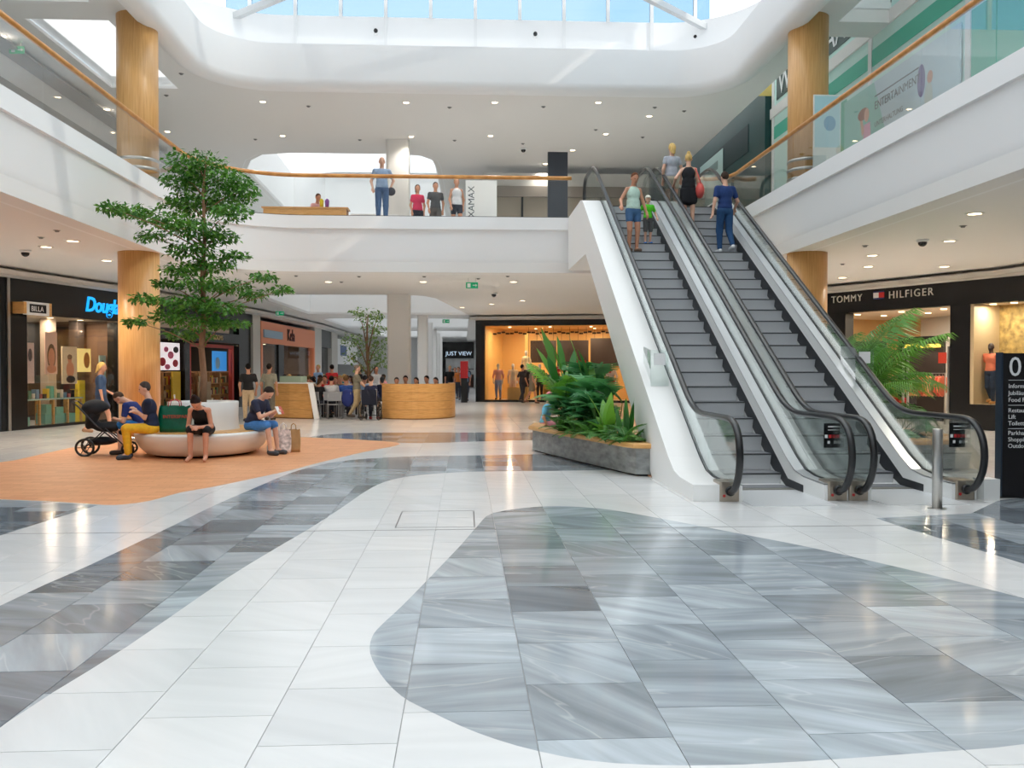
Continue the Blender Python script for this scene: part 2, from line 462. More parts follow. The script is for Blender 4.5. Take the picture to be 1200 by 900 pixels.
def build_floor():
    fl = MB().box(-16, 16, -12, 84, -.2, -.006).build('floor', GROUT, kind='structure')
    TW, TD, J = .595, .68, .0025
    verts, faces, tile_of = [], [], []
    zmax = 30.8
    for z in ZONES:
        b = len(verts); verts += [Vector((p[0], p[1])) for p in z]; faces.append(list(range(b, b + len(z))))
    nz = len(ZONES)
    rects = []
    for i in range(-21, 22):
        x0 = .31 + TW * i
        off = .34 if i % 2 == 0 else 0.0
        y = 4.16 + off - 3 * TD
        while y < zmax:
            # only what the camera's field takes in, with a margin
            ym = y + TD
            if -(.62 * ym + 1.6) < x0 + TW and x0 < .70 * ym + 1.6:
                rects.append((x0 + J, x0 + TW - J, y + J, min(y + TD, zmax) - J))
            y += TD
    for r in rects:
        b = len(verts)
        verts += [Vector(p) for p in ((r[0], r[2]), (r[1], r[2]), (r[1], r[3]), (r[0], r[3]))]
        faces.append([b, b + 1, b + 2, b + 3])
    V, E, F, ov, oe, of = delaunay_2d_cdt(verts, [], faces, 1, 1e-5)
    P = [(p.x, p.y) for p in V]
    groups, cork = {}, []
    for f, o in zip(F, of):
        zs = [k for k in o if k < nz]; ts = [k for k in o if k >= nz]
        if CORK in zs: cork.append(f); continue
        if not ts: continue
        groups.setdefault((ts[0], zs[0] if zs else -1), []).append(f)
    def piece(tris):
        idx = {}; vs = []
        for t in tris:
            for i in t:
                if i not in idx: idx[i] = len(vs); vs.append(P[i])
        tt = [tuple(idx[i] for i in t) for t in tris]
        n = len(vs)
        ed = {(t[a], t[(a + 1) % 3]) for t in tt for a in range(3)}
        side = [(b, a, n + a, n + b) for a, b in ed if (b, a) not in ed]
        return [(x, y, 0.0) for x, y in vs] + [(x, y, -.008) for x, y in vs], tt, side
    rnd = random.Random(3)
    info = []
    for (t, z), tris in groups.items():
        ar = 0; cx = cy = 0
        for a, b, c in tris:
            A = abs((P[b][0] - P[a][0]) * (P[c][1] - P[a][1]) - (P[c][0] - P[a][0]) * (P[b][1] - P[a][1])) / 2
            ar += A; cx += A * (P[a][0] + P[b][0] + P[c][0]) / 3; cy += A * (P[a][1] + P[b][1] + P[c][1]) / 3
        if ar < 1e-5: continue
        cx /= ar; cy /= ar
        vis = cy > 3.2 and -.50 * cy - .3 < cx < .63 * cy + .3
        tone = rnd.random()
        if z >= 0: tone = min(1, max(0, rnd.gauss(.66, .17))) if z == 0 else (.06 + .86 * rnd.random())
        info.append((ar / max(cy, 1) ** 3 * (1 if vis else .02), tris, z, (tone, rnd.random(), rnd.random(), 1)))
    info.sort(key=lambda q: -q[0])
    rest = {0: ([], [], []), 1: ([], [], [])}
    for k, (w, tris, z, tone) in enumerate(info):
        vs, tt, side = piece(tris)
        if k < 300:
            me = bpy.data.meshes.new('tile')
            me.from_pydata(vs, [], tt + side)
            me.materials.append(MARBLE_W if z < 0 else MARBLE_D)
            a = me.attributes.new('tone', 'FLOAT_COLOR', 'FACE')
            a.data.foreach_set('color', list(tone) * len(me.polygons))
            obj('tile', me, fl)
        else:
            R = rest[0 if z < 0 else 1]
            b = len(R[0]); R[0].extend(vs)
            fs = [tuple(b + i for i in f) for f in tt + side]
            R[1].extend(fs); R[2].extend(list(tone) * len(fs))
    for k, nm in ((0, 'far_pale_tiling'), (1, 'far_grey_tiling')):
        me = bpy.data.meshes.new(nm)
        me.from_pydata(rest[k][0], [], rest[k][1])
        me.materials.append(MARBLE_W if k == 0 else MARBLE_D)
        a = me.attributes.new('tone', 'FLOAT_COLOR', 'FACE'); a.data.foreach_set('color', rest[k][2])
        obj(nm, me, fl, kind='stuff')
    # the cork-brown paved field, set in narrow bricks by its material
    ck = bpy.data.materials.new('brown_paver'); ck.use_nodes = True
    N, L = ck.node_tree.nodes, ck.node_tree.links
    bs = N['Principled BSDF']; bs.inputs['Roughness'].default_value = .45
    ge = N.new('ShaderNodeNewGeometry'); br = N.new('ShaderNodeTexBrick')
    br.inputs['Scale'].default_value = 1.0; br.inputs['Brick Width'].default_value = .42; br.inputs['Row Height'].default_value = .14
    br.inputs['Mortar Size'].default_value = .006; br.inputs['Mortar Smooth'].default_value = .3
    br.inputs['Color1'].default_value = (*lin((232, 168, 120)), 1); br.inputs['Color2'].default_value = (*lin((216, 150, 104)), 1)
    br.inputs['Mortar'].default_value = (*lin((200, 134, 90)), 1)
    L.new(ge.outputs['Position'], br.inputs['Vector']); L.new(br.outputs['Color'], bs.inputs['Base Color'])
    vs, tt, side = piece(cork)
    me = bpy.data.meshes.new('brown_paving'); me.from_pydata(vs, [], tt + side); me.materials.append(ck)
    obj('brown_paving', me, fl, kind='stuff')
    # plain polished floor where single tiles can no longer be told apart
    MB().box(-16, 16, zmax, 84, -.008, 0).build('far_floor', MARBLE_W, fl)
    MB().box(-16, 16, -12, 2.1, -.008, 0).build('near_floor', MARBLE_W, fl)
    # brass expansion joint and a service hatch frame
    JM = mat('joint_metal', (120, 120, 122), .4, .7)
    MB().box(-6.5, 4.45, 8.895, 8.91, -.004, .0012).build('expansion_joint', JM, fl)
    h = MB()
    for x0, x1, y0, y1 in ((-.70, .11, 9.04, 9.052), (-.70, .11, 10.07, 10.082), (-.70, -.688, 9.04, 10.08), (.098, .11, 9.04, 10.08)):
        h.box(x0, x1, y0, y1, -.004, .0012)
    h.build('hatch_frame', JM, fl)
    return fl
FLOOR = build_floor()

# ------------------------------------------------------------------ slabs, voids and fascias
Z1C, Z1, Z2C = 4.15, 5.5, 9.3
VOID = rrect(-6.5, 6.95, -9, 23.7, (0, 0, .7, 2.3))
VOIDU = rrect(-6.5, 6.9, -9, 24.0, (0, 0, 1.4, 1.6), 14)
V2 = [(-5.8, 31.3), (-2.2, 31.3), (-1.5, 31.6), (-1.1, 32.6), (.15, 42.5), (-7.2, 42.5), (-7.3, 33.2), (-6.8, 31.8)]
V2U = [(x * 1.06, y * 1.06) for x, y in [(-5.8, 30.7), (-2.2, 30.7), (-1.5, 30.9), (-1.15, 31.5), (-1.05, 32.6), (-.9, 44), (-8.2, 44), (-7.9, 33.4), (-7.4, 31.9), (-6.8, 31.0)]]
V3 = rrect(-7.2, .4, 46, 57, (1, 1, 1, 1), 4)
V4 = rrect(-6.5, .4, 61, 73, (1, 1, 1, 1), 4)
def inset(P, d): return offset_path(P, d, True)
slab('ceiling', [(-16, -12), (16, -12), (16, 84), (-16, 84)], [inset(VOID, .16)] + [inset(v, .06) for v in (V2, V3, V4)], Z1C, Z1 - .01, CEIL)
slab('floor_upper', [(-12, -12), (12, -12), (12, 84), (-12, 84)], [inset(VOID, .12)] + [inset(v, .06) for v in (V2, V3, V4)], Z1 - .01, Z1, MARBLE_W)
HL1 = rrect(-9.65, -7.85, 20.4, 25.25, (0, 0, 0, 0)); HL2 = rrect(-9.65, -7.85, 8, 19.4, (0, 0, 0, 0))
HR1 = rrect(8.3, 9.45, 20.5, 38, (0, 0, 0, 0)); HR2 = rrect(8.3, 9.45, 8, 19.6, (0, 0, 0, 0))
slab('ceiling_upper', [(-16, -12), (16, -12), (16, 84), (-16, 84)], [inset(VOIDU, .55), inset(V2U, .06), HL1, HL2, HR1, HR2, inset(V3, .06), inset(V4, .06)], Z2C, Z2C + .3, CEIL)

LIP = [(.14, 5.49), (.14, 5.6), (.0, 5.6), (0, 5.27), (.07, 5.27), (.14, 4.55), (.16, 4.42), (.20, 4.31), (.27, 4.22), (.37, 4.17), (.48, 4.152), (.6, 4.148)]
struct('trim_1', sweep(VOID, LIP, True), WHITE)
RING = [(.62, 9.31), (.6, 9.22), (.52, 9.07), (.42, 9.02), (.34, 9.0), (.24, 9.01), (.14, 9.04), (.07, 9.09), (.025, 9.16), (0, 9.26), (0, 10.16), (1.0, 10.16)]
struct('trim_2', sweep(VOIDU, RING, True), WHITE)
struct('trim_3', sweep(VOIDU, [(1.0, 10.16), (1.0, 11.28), (1.3, 11.28)], True, smooth=False), WHITE)
for k, (v, z0, z1) in enumerate(((V2, Z1C, 5.6), (V3, Z1C, 5.6), (V4, Z1C, 5.6), (V2U, Z2C, 11.5), (V3, Z2C, 11.5), (V4, Z2C, 11.5))):
    struct('trim_%d' % (4 + k), sweep(v, [(.25, z0 - .002), (.05, z0 + .01), (0, z0 + .1), (0, z1 - .05), (.03, z1), (.3, z1)], True, smooth=False), WHITE)
for k, v in enumerate((HL1, HL2)):
    struct('trim_%d' % (10 + k), sweep(v, [(0.002, Z2C - .001), (0.002, 9.62)], True, smooth=False), WHITE)
for k, (y, zt) in enumerate((((20.5, 38), 11.3), ((8, 19.6), 9.9))):
    struct('trim_%d' % (12 + k), MB().box(8.1, 8.3, y[0], y[1], 9.59, zt).box(8.3, 9.5, y[0] - .2, y[0], 9.59, zt).box(8.3, 9.5, y[1], y[1] + .2, 9.59, zt), WHITE)

# walls
LW = [(-13.2, -12), (-12.5, 19), (-11.9, 22.6)]
def wall(name, P, z0, z1, m, t=.2):
    return struct(name, sweep(P, [(0, z0), (0, z1), (t, z1), (t, z0), (0, z0)], False, smooth=False), m)
wall('wall_left', LW[::-1], 0, Z1C, WHITE)
wall('wall_right', [(14.6, -12), (14.3, 20), (13.9, 21.4)], 0, Z1C, WHITE)
wall('wall_behind', [(16, -12), (-16, -12)], 0, 14.0, WHITE)
wall('wall_left_upper', [(-11, 84), (-11, -12)], Z1, Z2C, WHITE)
wall('wall_back', [(-16, 78), (16, 78)], 0, Z1C, WHITE)
wall('wall_back_upper', [(-11, 58.5), (12, 58.5)], Z1, Z2C, WHITE)
wall('wall_corridor', [(.9, 78), (.9, 43.7)][::-1], 0, Z1C, WHITE)
wall('wall_left_rear', [(-14.6, 80), (-14.6, 22)], 0, Z1C, WHITE)
wall('wall_right_rear', [(15.6, 20), (15.6, 80)], 0, Z1C, WHITE)
BULK = mat('bulkhead_paint', (226, 222, 216), .6)
# pale bulkhead above the shopfronts with its dark shadow gap
LP = [(-12.35, 20.0), (-11.8, 23), (-10.6, 28), (-9.0, 40), (-8.45, 51), (-8.4, 78)]
RP = [(14.2, 20), (13.8, 22), (11.25, 27.4), (9.6, 31), (8.6, 41.2), (8, 41.5), (.8, 43.2), (.8, 78)]
for k, (P, s) in enumerate(((LP, 1), (RP, -1))):
    Q = offset_path(P, .55 * s, False)
    struct('trim_%d' % (14 + k), sweep(Q, [(0, 3.93), (0, 4.06), (-.4 * s, 4.06), (-.4 * s, 4.151)], False, smooth=False), BULK)
    struct('trim_%d' % (16 + k), sweep(P, [(.6 * s, 3.93), (-.3 * s, 3.93)], False, smooth=False), BULK)

# ------------------------------------------------------------------ skylight over the atrium
def skylight():
    t = empty('skylight', (0, 0, 11.28), label='glass skylight with white mullions and slanted beams above the atrium', cat='skylight')
    y1, x0, x1 = 25.0, -7.5, 7.9
    WM = mat('white_frame', (238, 238, 238), .4)
    GM = mat('grey_beam', (205, 207, 208), .4)
    def part(n, mb, m):
        o = mb.build(n, m, t); o.location = (0, 0, -11.28); return o
    xs = [-4.61 + 1.232 * k for k in range(-2, 11)]
    ztop = 13.6
    for x in xs:
        part('mullion', MB().box(x - .045, x + .045, y1 - .05, y1 + .09, 10.2 if round((x + 4.61) / 1.232) % 2 == 0 else 11.28, ztop), WM)
    e = [x0 + 1.0] + [x for x in xs if x0 + 1.2 < x < x1 - 1.2] + [x1 - 1.0]
    for a, b in zip(e, e[1:]):
        part('pane', MB().box(a, b, y1 + .01, y1 + .03, 11.28, ztop), SKYDIM)
    ys = [y1 - 1.6 - 2.5 * k for k in range(13)]
    for x in (x0, x1):
        for a, b in zip(ys, ys[1:]):
            part('mullion', MB().box(x - .06, x + .06, a - .05, a + .05, 11.28, ztop), WM)
            part('pane', MB().box(x - .01, x + .01, b, a, 11.28, ztop), SKYDIM)
    part('head_beam', MB().box(x0 - .2, x1 + .2, y1 - .12, y1 + .15, ztop, ztop + .3), WM)
    for k in range(10):
        y = y1 - 1.6 - 3.4 * k
        part('roof_beam', MB().box(x0, x1, y - .12, y + .12, ztop, ztop + .35), WM)
        part('roof_pane', MB().box(x0, x1, y - 3.28, y - .12, ztop + .2, ztop + .22), ROOFGLASS)
    part('slanted_beam', MB().bar((-7.1, 25.1, 10.9), (.35, 22.0, 12.6), .16, .16), GM)
    part('slanted_beam', MB().bar((7.5, 25.1, 10.88), (.65, 22.0, 12.6), .16, .16), GM)
skylight()
for k, (x0, x1, y0, y1, z) in enumerate(((-9.63, -7.87, 20.42, 25.23, 9.36), (-9.63, -7.87, 8.02, 19.38, 9.36), (8.3, 9.5, 20.5, 38, 11.3), (8.3, 9.5, 8, 19.6, 9.9))):
    struct('window_%d' % (k + 1), MB().box(x0, x1, y0, y1, z, z + .03), ROOFGLASS)
for k, v in enumerate((V2U, V3, V4)):
    xs_, ys_ = [p[0] for p in v], [p[1] for p in v]
    struct('window_%d' % (k + 5), MB().box(min(xs_), max(xs_), min(ys_), max(ys_), 11.5, 11.53), ROOFGLASS)

# ------------------------------------------------------------------ columns
def wood_column(x, y, label):
    t = empty('wood_column', (x, y, 0), label=label, cat='column')
    o = MB().lathe([(.43, 0), (.43, Z1C + .01)], 40).build('lower_shaft', WOOD, t)
    MB().lathe([(.45, 0), (.45, .12)], 40).build('base_ring', STEEL, t)
    MB().lathe([(.43, Z1), (.43, Z2C + .01)], 40).build('upper_shaft', WOOD, t)
    for k in range(3):
        z = Z1 + .22 + k * .2
        MB().lathe([(.43, z), (.445, z + .01), (.445, z + .06), (.43, z + .07)], 40, caps=False).build('guard_ring', STEEL, t)
wood_column(-7.16, 20.2, 'round honey wood column rising beside the leafy indoor tree')
wood_column(7.58, 19.5, 'round honey wood column behind the escalators and their palm')
PC = mat('column_paint', (236, 234, 231), .55)
o = MB()
o.prism(rrect(-2.64, -1.86, 30.85, 31.6, (.1,) * 4, 4), 0, Z1C + .005, smooth=False)
o.prism(rrect(-2.62, -1.85, 30.35, 31.1, (.1,) * 4, 4), Z1, Z2C + .005)
o.build('concrete_column', PC, label='broad pale grey column standing behind the curved wooden counter', cat='column')
for y in (43.2, 50, 57.5, 65, 72):
    MB().prism(rrect(-2.25, -1.75, y, y + .6, (.08,) * 4, 3), 0, Z1C + .005).build('concrete_column', PC,
        label='slim pale column in the row along the far corridor', cat='column', group='corridor columns')

# ------------------------------------------------------------------ glass railings of the upper level
def railing(P, label, name='glass_railing', step=1.8, hz=6.66):
    t = empty(name, (P[0][0], P[0][1], 5.6), label=label, cat='railing')
    off = (-P[0][0], -P[0][1], -5.6)
    G = offset_path(P, .09, False)
    J = resample(G, step)
    fine = resample(G, .15)
    L = 0; n = len(fine); m = len(J) - 1
    for k in range(m):
        a, b = int(round(k * (n - 1) / m)), int(round((k + 1) * (n - 1) / m))
        seg = fine[a:b + 1]
        if all(abs((seg[-1][0] - seg[0][0]) * (q[1] - seg[0][1]) - (seg[-1][1] - seg[0][1]) * (q[0] - seg[0][0])) < 1e-4 for q in seg): seg = [seg[0], seg[-1]]
        d0 = np.array(seg[1]) - np.array(seg[0]); d0 = d0 / np.hypot(*d0) * .008
        d1 = np.array(seg[-1]) - np.array(seg[-2]); d1 = d1 / np.hypot(*d1) * .008
        seg[0] = tuple(np.array(seg[0]) + d0); seg[-1] = tuple(np.array(seg[-1]) - d1)
        o = sweep(seg, [(-.008, 5.58), (-.008, 6.61), (.008, 6.61), (.008, 5.58), (-.008, 5.58)], False, smooth=False).build('glass_pane', GLASS, t)
        o.location = off
    Hh = resample(offset_path(P, .10, False), .3)
    o = MB().tube([(x, y, hz) for x, y in Hh], .052, 10).build('handrail', RAILWOOD, t); o.location = off
    o = sweep(resample(offset_path(P, .09, False), .3), [(-.02, 5.6), (-.02, 5.625), (.02, 5.625), (.02, 5.6)], False, smooth=False).build('glass_channel', DARKMETAL, t); o.location = off
    return t
arcL = [p for p in VOID if p[0] < -3 and p[1] > 20]
railing([(2.85, 23.7)] + arcL + [(-6.5, -8.5)], 'glass railing with wooden handrail curving above the tree and along the back balcony')
arcR = [p for p in VOID if p[0] > 5 and p[1] > 20]
railing([(6.95, -8.5)] + arcR + [(6.3, 23.7)], 'straight glass railing with wooden handrail along the teal walled balcony')
railing([(-7.6, 33.4), (-7.1, 31.9), (-6.5, 31.0), (-5.8, 30.75), (-2.9, 30.75)], 'low glass railing at the bright opening behind the balcony', hz=6.62)

# ------------------------------------------------------------------ lettering
def text_mesh(body, size=1.0, depth=.01, m=None, shear=0.0, bold=0.0, align='LEFT', space=1.0):
    c = bpy.data.curves.new('lettering', 'FONT')
    c.body = body; c.size = size; c.extrude = depth; c.shear = shear; c.offset = bold; c.align_x = align; c.space_character = space
    c.resolution_u = 3
    t = bpy.data.objects.new('lettering', c); COL.objects.link(t)
    me = bpy.data.meshes.new_from_object(t)
    bpy.data.objects.remove(t); bpy.data.curves.remove(c)
    me.materials.clear()
    if m: me.materials.append(m)
    return me
def put_text(name, body, parent, loc, rot, size, m, depth=.006, **kw):
    """text stands upright: its x axis turned about z by rot"""
    return obj(name, text_mesh(body, size, depth, m, **kw), parent, loc, (PI / 2, 0, rot))

# ------------------------------------------------------------------ escalators
SL = .5775
def nose(y): return SL * (y - 11.82)
DECKP = [(10.62, .20), (11.30, .215), (11.62, .26), (11.95, .41), (20.55, 5.376), (20.85, 5.52), (21.15, 5.58), (23.62, 5.58)]
def interp(P, y):
    for (a, za), (b, zb) in zip(P, P[1:]):
        if a <= y <= b: return za + (zb - za) * (y - a) / (b - a)
    return P[0][1] if y < P[0][0] else P[-1][1]
RAILP = [(10.76, .13), (10.52, .13), (10.36, .22), (10.25, .38), (10.21, .56), (10.24, .74), (10.33, .88), (10.48, .97), (10.70, 1.0), (11.85, 1.0), (12.15, 1.03), (12.45, 1.12), (12.75, 1.27),
         (21.40, 6.265), (21.75, 6.44), (22.1, 6.56), (22.45, 6.60), (23.35, 6.60), (23.57, 6.54), (23.70, 6.40), (23.75, 6.20), (23.71, 6.0), (23.58, 5.84), (23.35, 5.75)]
SIDE = [(10.62, 0), (12.98, 0), (20.25, 4.2), (23.62, 4.2)] + DECKP[::-1]
UNDER = [(10.62, 0), (12.98, 0), (20.25, 4.2), (23.62, 4.2), (23.62, 5.48), (21.9, 5.48), (21.55, 5.31), (12.4, .025), (11.8, .003), (10.62, .003)]
ALU = mat('pale_aluminium', (222, 224, 226), .28, .55)
STEPM = mat('step_metal', (214, 216, 218), .5, .0, var=.05, scale=40, stretch=(30, 1, 1))
STEPT = mat('step_tread', (116, 118, 122), .6, .0)
SKIRT = mat('skirt_panel', (46, 48, 52), .4, .3)
CLAD = mat('escalator_cladding', (240, 240, 238), .45)
NEWEL = mat('newel_metal', (176, 164, 150), .3, .85)
LINE = mat('dark_seam', (30, 32, 36), .5)

def yz_prism(poly, x0, x1, mi=0):
    mb = MB(); n = len(poly)
    mb.add([(x0, y, z) for y, z in poly] + [(x1, y, z) for y, z in poly], [tuple(range(n)), tuple(range(2 * n - 1, n - 1, -1))], mi)
    b = len(mb.v) - 2 * n
    for i in range(n):
        j = (i + 1) % n
        mb.f.append((b + j, b + i, b + n + i, b + n + j)); mb.m.append(mi); mb.sm.append(False)
    return mb

def fan_prism(poly, x0, x1):
    """prism over a polygon that may be concave"""
    V, T = fill(ccw([(y, z) for y, z in poly]), [])
    mb = MB(); n = len(V)
    mb.add([(x0, y, z) for y, z in V] + [(x1, y, z) for y, z in V], [tuple(reversed(t)) for t in T] + [tuple(n + i for i in t) for t in T])
    ed = {(t[a], t[(a + 1) % 3]) for t in T for a in range(3)}
    sd_ = [(a, b, n + b, n + a) for a, b in ed if (b, a) not in ed]
    mb.f += sd_; mb.m += [0] * len(sd_); mb.sm += [False] * len(sd_)
    return mb

step_me = None
def escalator(xc, xl, xr, label):
    global step_me
    t = empty('escalator', (xc, 10.62, 0), label=label, cat='escalator', group='escalators')
    inv = (-xc, -10.62, 0)
    def part(n, mb, m, par=None):
        o = mb.build(n, m, t); o.location = inv; return o
    w, g = .505, .665
    # steps
    if step_me is None:
        mb = MB(); n = 7
        prof = [(.045 * math.sin(PI * .5 * i / n), -.022 - .215 * i / n) for i in range(n + 1)]
        mb.add([(x, y_, z_) for y_, z_ in prof for x in (-.5, .5)], [(2 * i, 2 * i + 2, 2 * i + 3, 2 * i + 1) for i in range(n)], 0, True)
        mb.box(-.5, .5, -.004, .03, -.022, 0, 2)
        mb.box(-.5, .5, .03, .43, -.035, 0, 1)
        mb.box(-.5, .5, .05, .43, -.237, -.036, 1)
        step_me = mb.mesh('step', [STEPM, STEPT, mat('step_edge', (72, 74, 76), .6)])
    y, k = 11.45, 0
    ks = []
    for k in range(-7, 17):
        yn = 14.5 + .4 * k; z = 1.55 + .231 * k
        if z < .02: continue
        z = min(z, 5.49)
        ks.append((yn, z))
    for yn, z in [(11.70, .012)] + ks + [(ks[-1][0] + .4, 5.49)]:
        obj('step', step_me, t, (0, yn - 10.62, z))
    # cladding with sloping decks, both sides
    for s, x0, x1 in ((-1, xl, xc - w), (1, xc + w, xr)):
        part('side_cladding', fan_prism(SIDE, x0, x1), CLAD)
        xi = xc + s * w
        # brushed deck sheets and seams on top of the cladding
        gx = xc + s * g
        a, b = sorted((xi, gx))
        dk = [(yy, zz + .004) for yy, zz in DECKP] + [(yy, zz - .01) for yy, zz in DECKP[::-1]]
        part('inner_deck', fan_prism(dk, a, b), ALU)
        for q in (gx - .012, gx + .012):
            part('seam', fan_prism([(yy, zz + .012) for yy, zz in DECKP] + [(yy, zz) for yy, zz in DECKP[::-1]], q - .006, q + .006), LINE)
        # skirt beside the steps
        sk = [(11.3, .005), (11.3, .10), (11.85, .12), (12.1, .265), (20.9, 5.347), (21.3, 5.54), (23.5, 5.54), (23.5, 5.43), (21.5, 5.40), (21.1, 5.2), (12.45, .2), (11.9, .004)]
        a, b = sorted((xi, xi - s * .004))
        part('skirt', fan_prism(sk, a, b), SKIRT)
        # glass
        def top(yy):
            best = interp(RAILP[8:18], yy); return best - .02
        cuts = [11.55, 13.3, 15.05, 16.8, 18.55, 20.3, 22.2]
        for c0, c1 in zip(cuts, cuts[1:]):
            ys_ = [c0 + .005] + [q for q in np.arange(c0 + .2, c1 - .1, .2)] + [c1 - .005]
            part('glass_panel', fan_prism([(q, top(q)) for q in ys_] + [(q, interp(DECKP, q) - .02) for q in ys_[::-1]], gx - .006, gx + .006), GREENGLASS)
        nl = [(q[0] + .02, q[1]) for q in RAILP[1:8]] + [(10.7, .98), (11.545, .98), (11.545, .2)]
        part('glass_panel', fan_prism(nl, gx - .006, gx + .006), GREENGLASS)
        nu = [(22.205, 6.56), (23.35, 6.58)] + [(q[0] - .02, q[1]) for q in RAILP[18:]] + [(23.3, 5.56), (22.205, 5.56)]
        part('glass_panel', fan_prism(nu, gx - .006, gx + .006), GREENGLASS)
        rp = []
        for q0, q1 in zip(RAILP, RAILP[1:]):
            c_ = max(1, int(math.hypot(q1[0] - q0[0], q1[1] - q0[1]) / .35))
            rp += [(q0[0] + (q1[0] - q0[0]) * i / c_, q0[1] + (q1[1] - q0[1]) * i / c_) for i in range(c_)]
        hp = smooth_closed(rp + [RAILP[-1]], 2, False)
        mb = MB()
        mb.tube([(gx, q[0], q[1]) for q in hp], .036, 10)
        mb.v = [(gx + (v[0] - gx) * 1.25, v[1], v[2]) for v in mb.v]
        part('handrail', mb, RUBBER)
        # metal end box with the rail inlet
        nb = MB().prism(rrect(gx - .12, gx + .12, 10.60, 10.92, (.02, .02, .02, .02), 2), 0, .235)
        o = part('newel_box', nb, NEWEL)
        MB().lathe([(.055, 0), (.062, .03), (.04, .035)], 14).build('rail_inlet', RUBBER, o)
        inl = o.children[0]; inl.rotation_euler = (PI / 2, 0, 0); inl.location = (gx, 10.60, .13)
        if s == -1 or True:
            d = MB().lathe([(.018, 0), (.018, .006)], 12).build('stop_button', mat('red_button', (190, 40, 36), .4), o)
            d.rotation_euler = (PI / 2, 0, 0); d.location = (gx - .07, 10.598, .07)
    part('truss', fan_prism(UNDER, xc - w, xc + w), CLAD)
    part('landing_plate', MB().box(xc - w, xc + w, 10.2, 11.55, 0, .006), mat('landing_metal', (214, 216, 218), .35, .2, var=.04, scale=60, stretch=(30, 1, 1)))
    part('comb', MB().box(xc - w, xc + w, 11.55, 11.70, 0, .012), mat('comb_metal', (150, 148, 140), .4, .7))
    part('landing_plate', MB().box(xc - w, xc + w, 21.6, 23.6, 5.49, 5.50), ALU)
    return t
escalator(3.855, 2.75, 4.655, 'escalator beside the stone planter, carrying the woman and child')
escalator(5.445, 4.665, 6.26, 'escalator beside the wooden seat with palm, carrying the man in blue')
# safety notices on the end glass
RED = mat('sign_red', (196, 40, 44), .5); SWHITE = mat('sign_white', (240, 240, 240), .5)
def notice(x, y, z, label):
    t = empty('safety_sign', (x, y, z - .15), label=label, cat='sign')
    MB().box(-.005, .005, -.10, .10, 0, .30).build('plate', BLACK, t)
    for i in range(4):
        c = -.072 + i * .048
        MB().box(-.008, -.005, c - .017, c + .017, .12, .16).build('symbol', RED if i < 3 else SWHITE, t)
    for i in range(2):
        c = -.04 + i * .08
        MB().box(-.008, -.005, c - .015, c + .015, .05, .085).build('symbol', SWHITE, t)
    for z0, h in ((.25, .018), (.215, .008)): MB().box(-.008, -.005, -.05, .05, z0, z0 + h).build('lettering', SWHITE, t)
    return t
def flip(t):  # turn the printed face towards the lobby
    t.rotation_euler = (0, 0, PI / 2); return t
flip(notice(4.50, 10.75, .78, 'small black notice with red symbols on the glass between the escalators'))
flip(notice(6.08, 10.75, .78, 'small black notice with red symbols on the escalator glass behind the bollard'))
# clear guard sheets where the escalator passes under the slab
def guard(x, label, y):
    t = empty('deflector_guard', (x, y, interp(DECKP, y)), label=label, cat='guard')
    MB().box(-.14, .14, -.01, .0, 0, .55).build('sheet', GREENGLASS, t)
    o = MB(); o.add([(-.14, 0, .55), (-.14, 0, .05), (-.14, .55, .36), (-.14, .55, .62)], [(0, 1, 2, 3)]); o.add([(-.13, 0, .55), (-.13, 0, .05), (-.13, .55, .36), (-.13, .55, .62)], [(3, 2, 1, 0)])
    o.build('sheet', GREENGLASS, t)
    MB().box(-.09, .09, -.016, -.01, .32, .50).build('notice', SWHITE, t)
guard(2.98, 'clear guard sheet with a white notice on the escalator by the planter', 13.55)
guard(6.2, 'clear guard sheet on the escalator side below the palm', 13.6)
MB().box(-.1, .1, -.12, .12, 0, .26).build('sensor_post', CLAD, label='low white box standing beside the escalator end by the directory', cat='post').location = (6.38, 10.62, 0)

# bollard
t = empty('bollard', (5.40, 9.95, 0), label='brushed steel bollard standing in front of the escalators', cat='bollard')
MB().lathe([(.055, 0), (.055, .905), (.05, .915)], 24).build('post', STEEL, t)
MB().lathe([(.10, 0), (.10, .006)], 24).build('base_plate', STEEL, t)

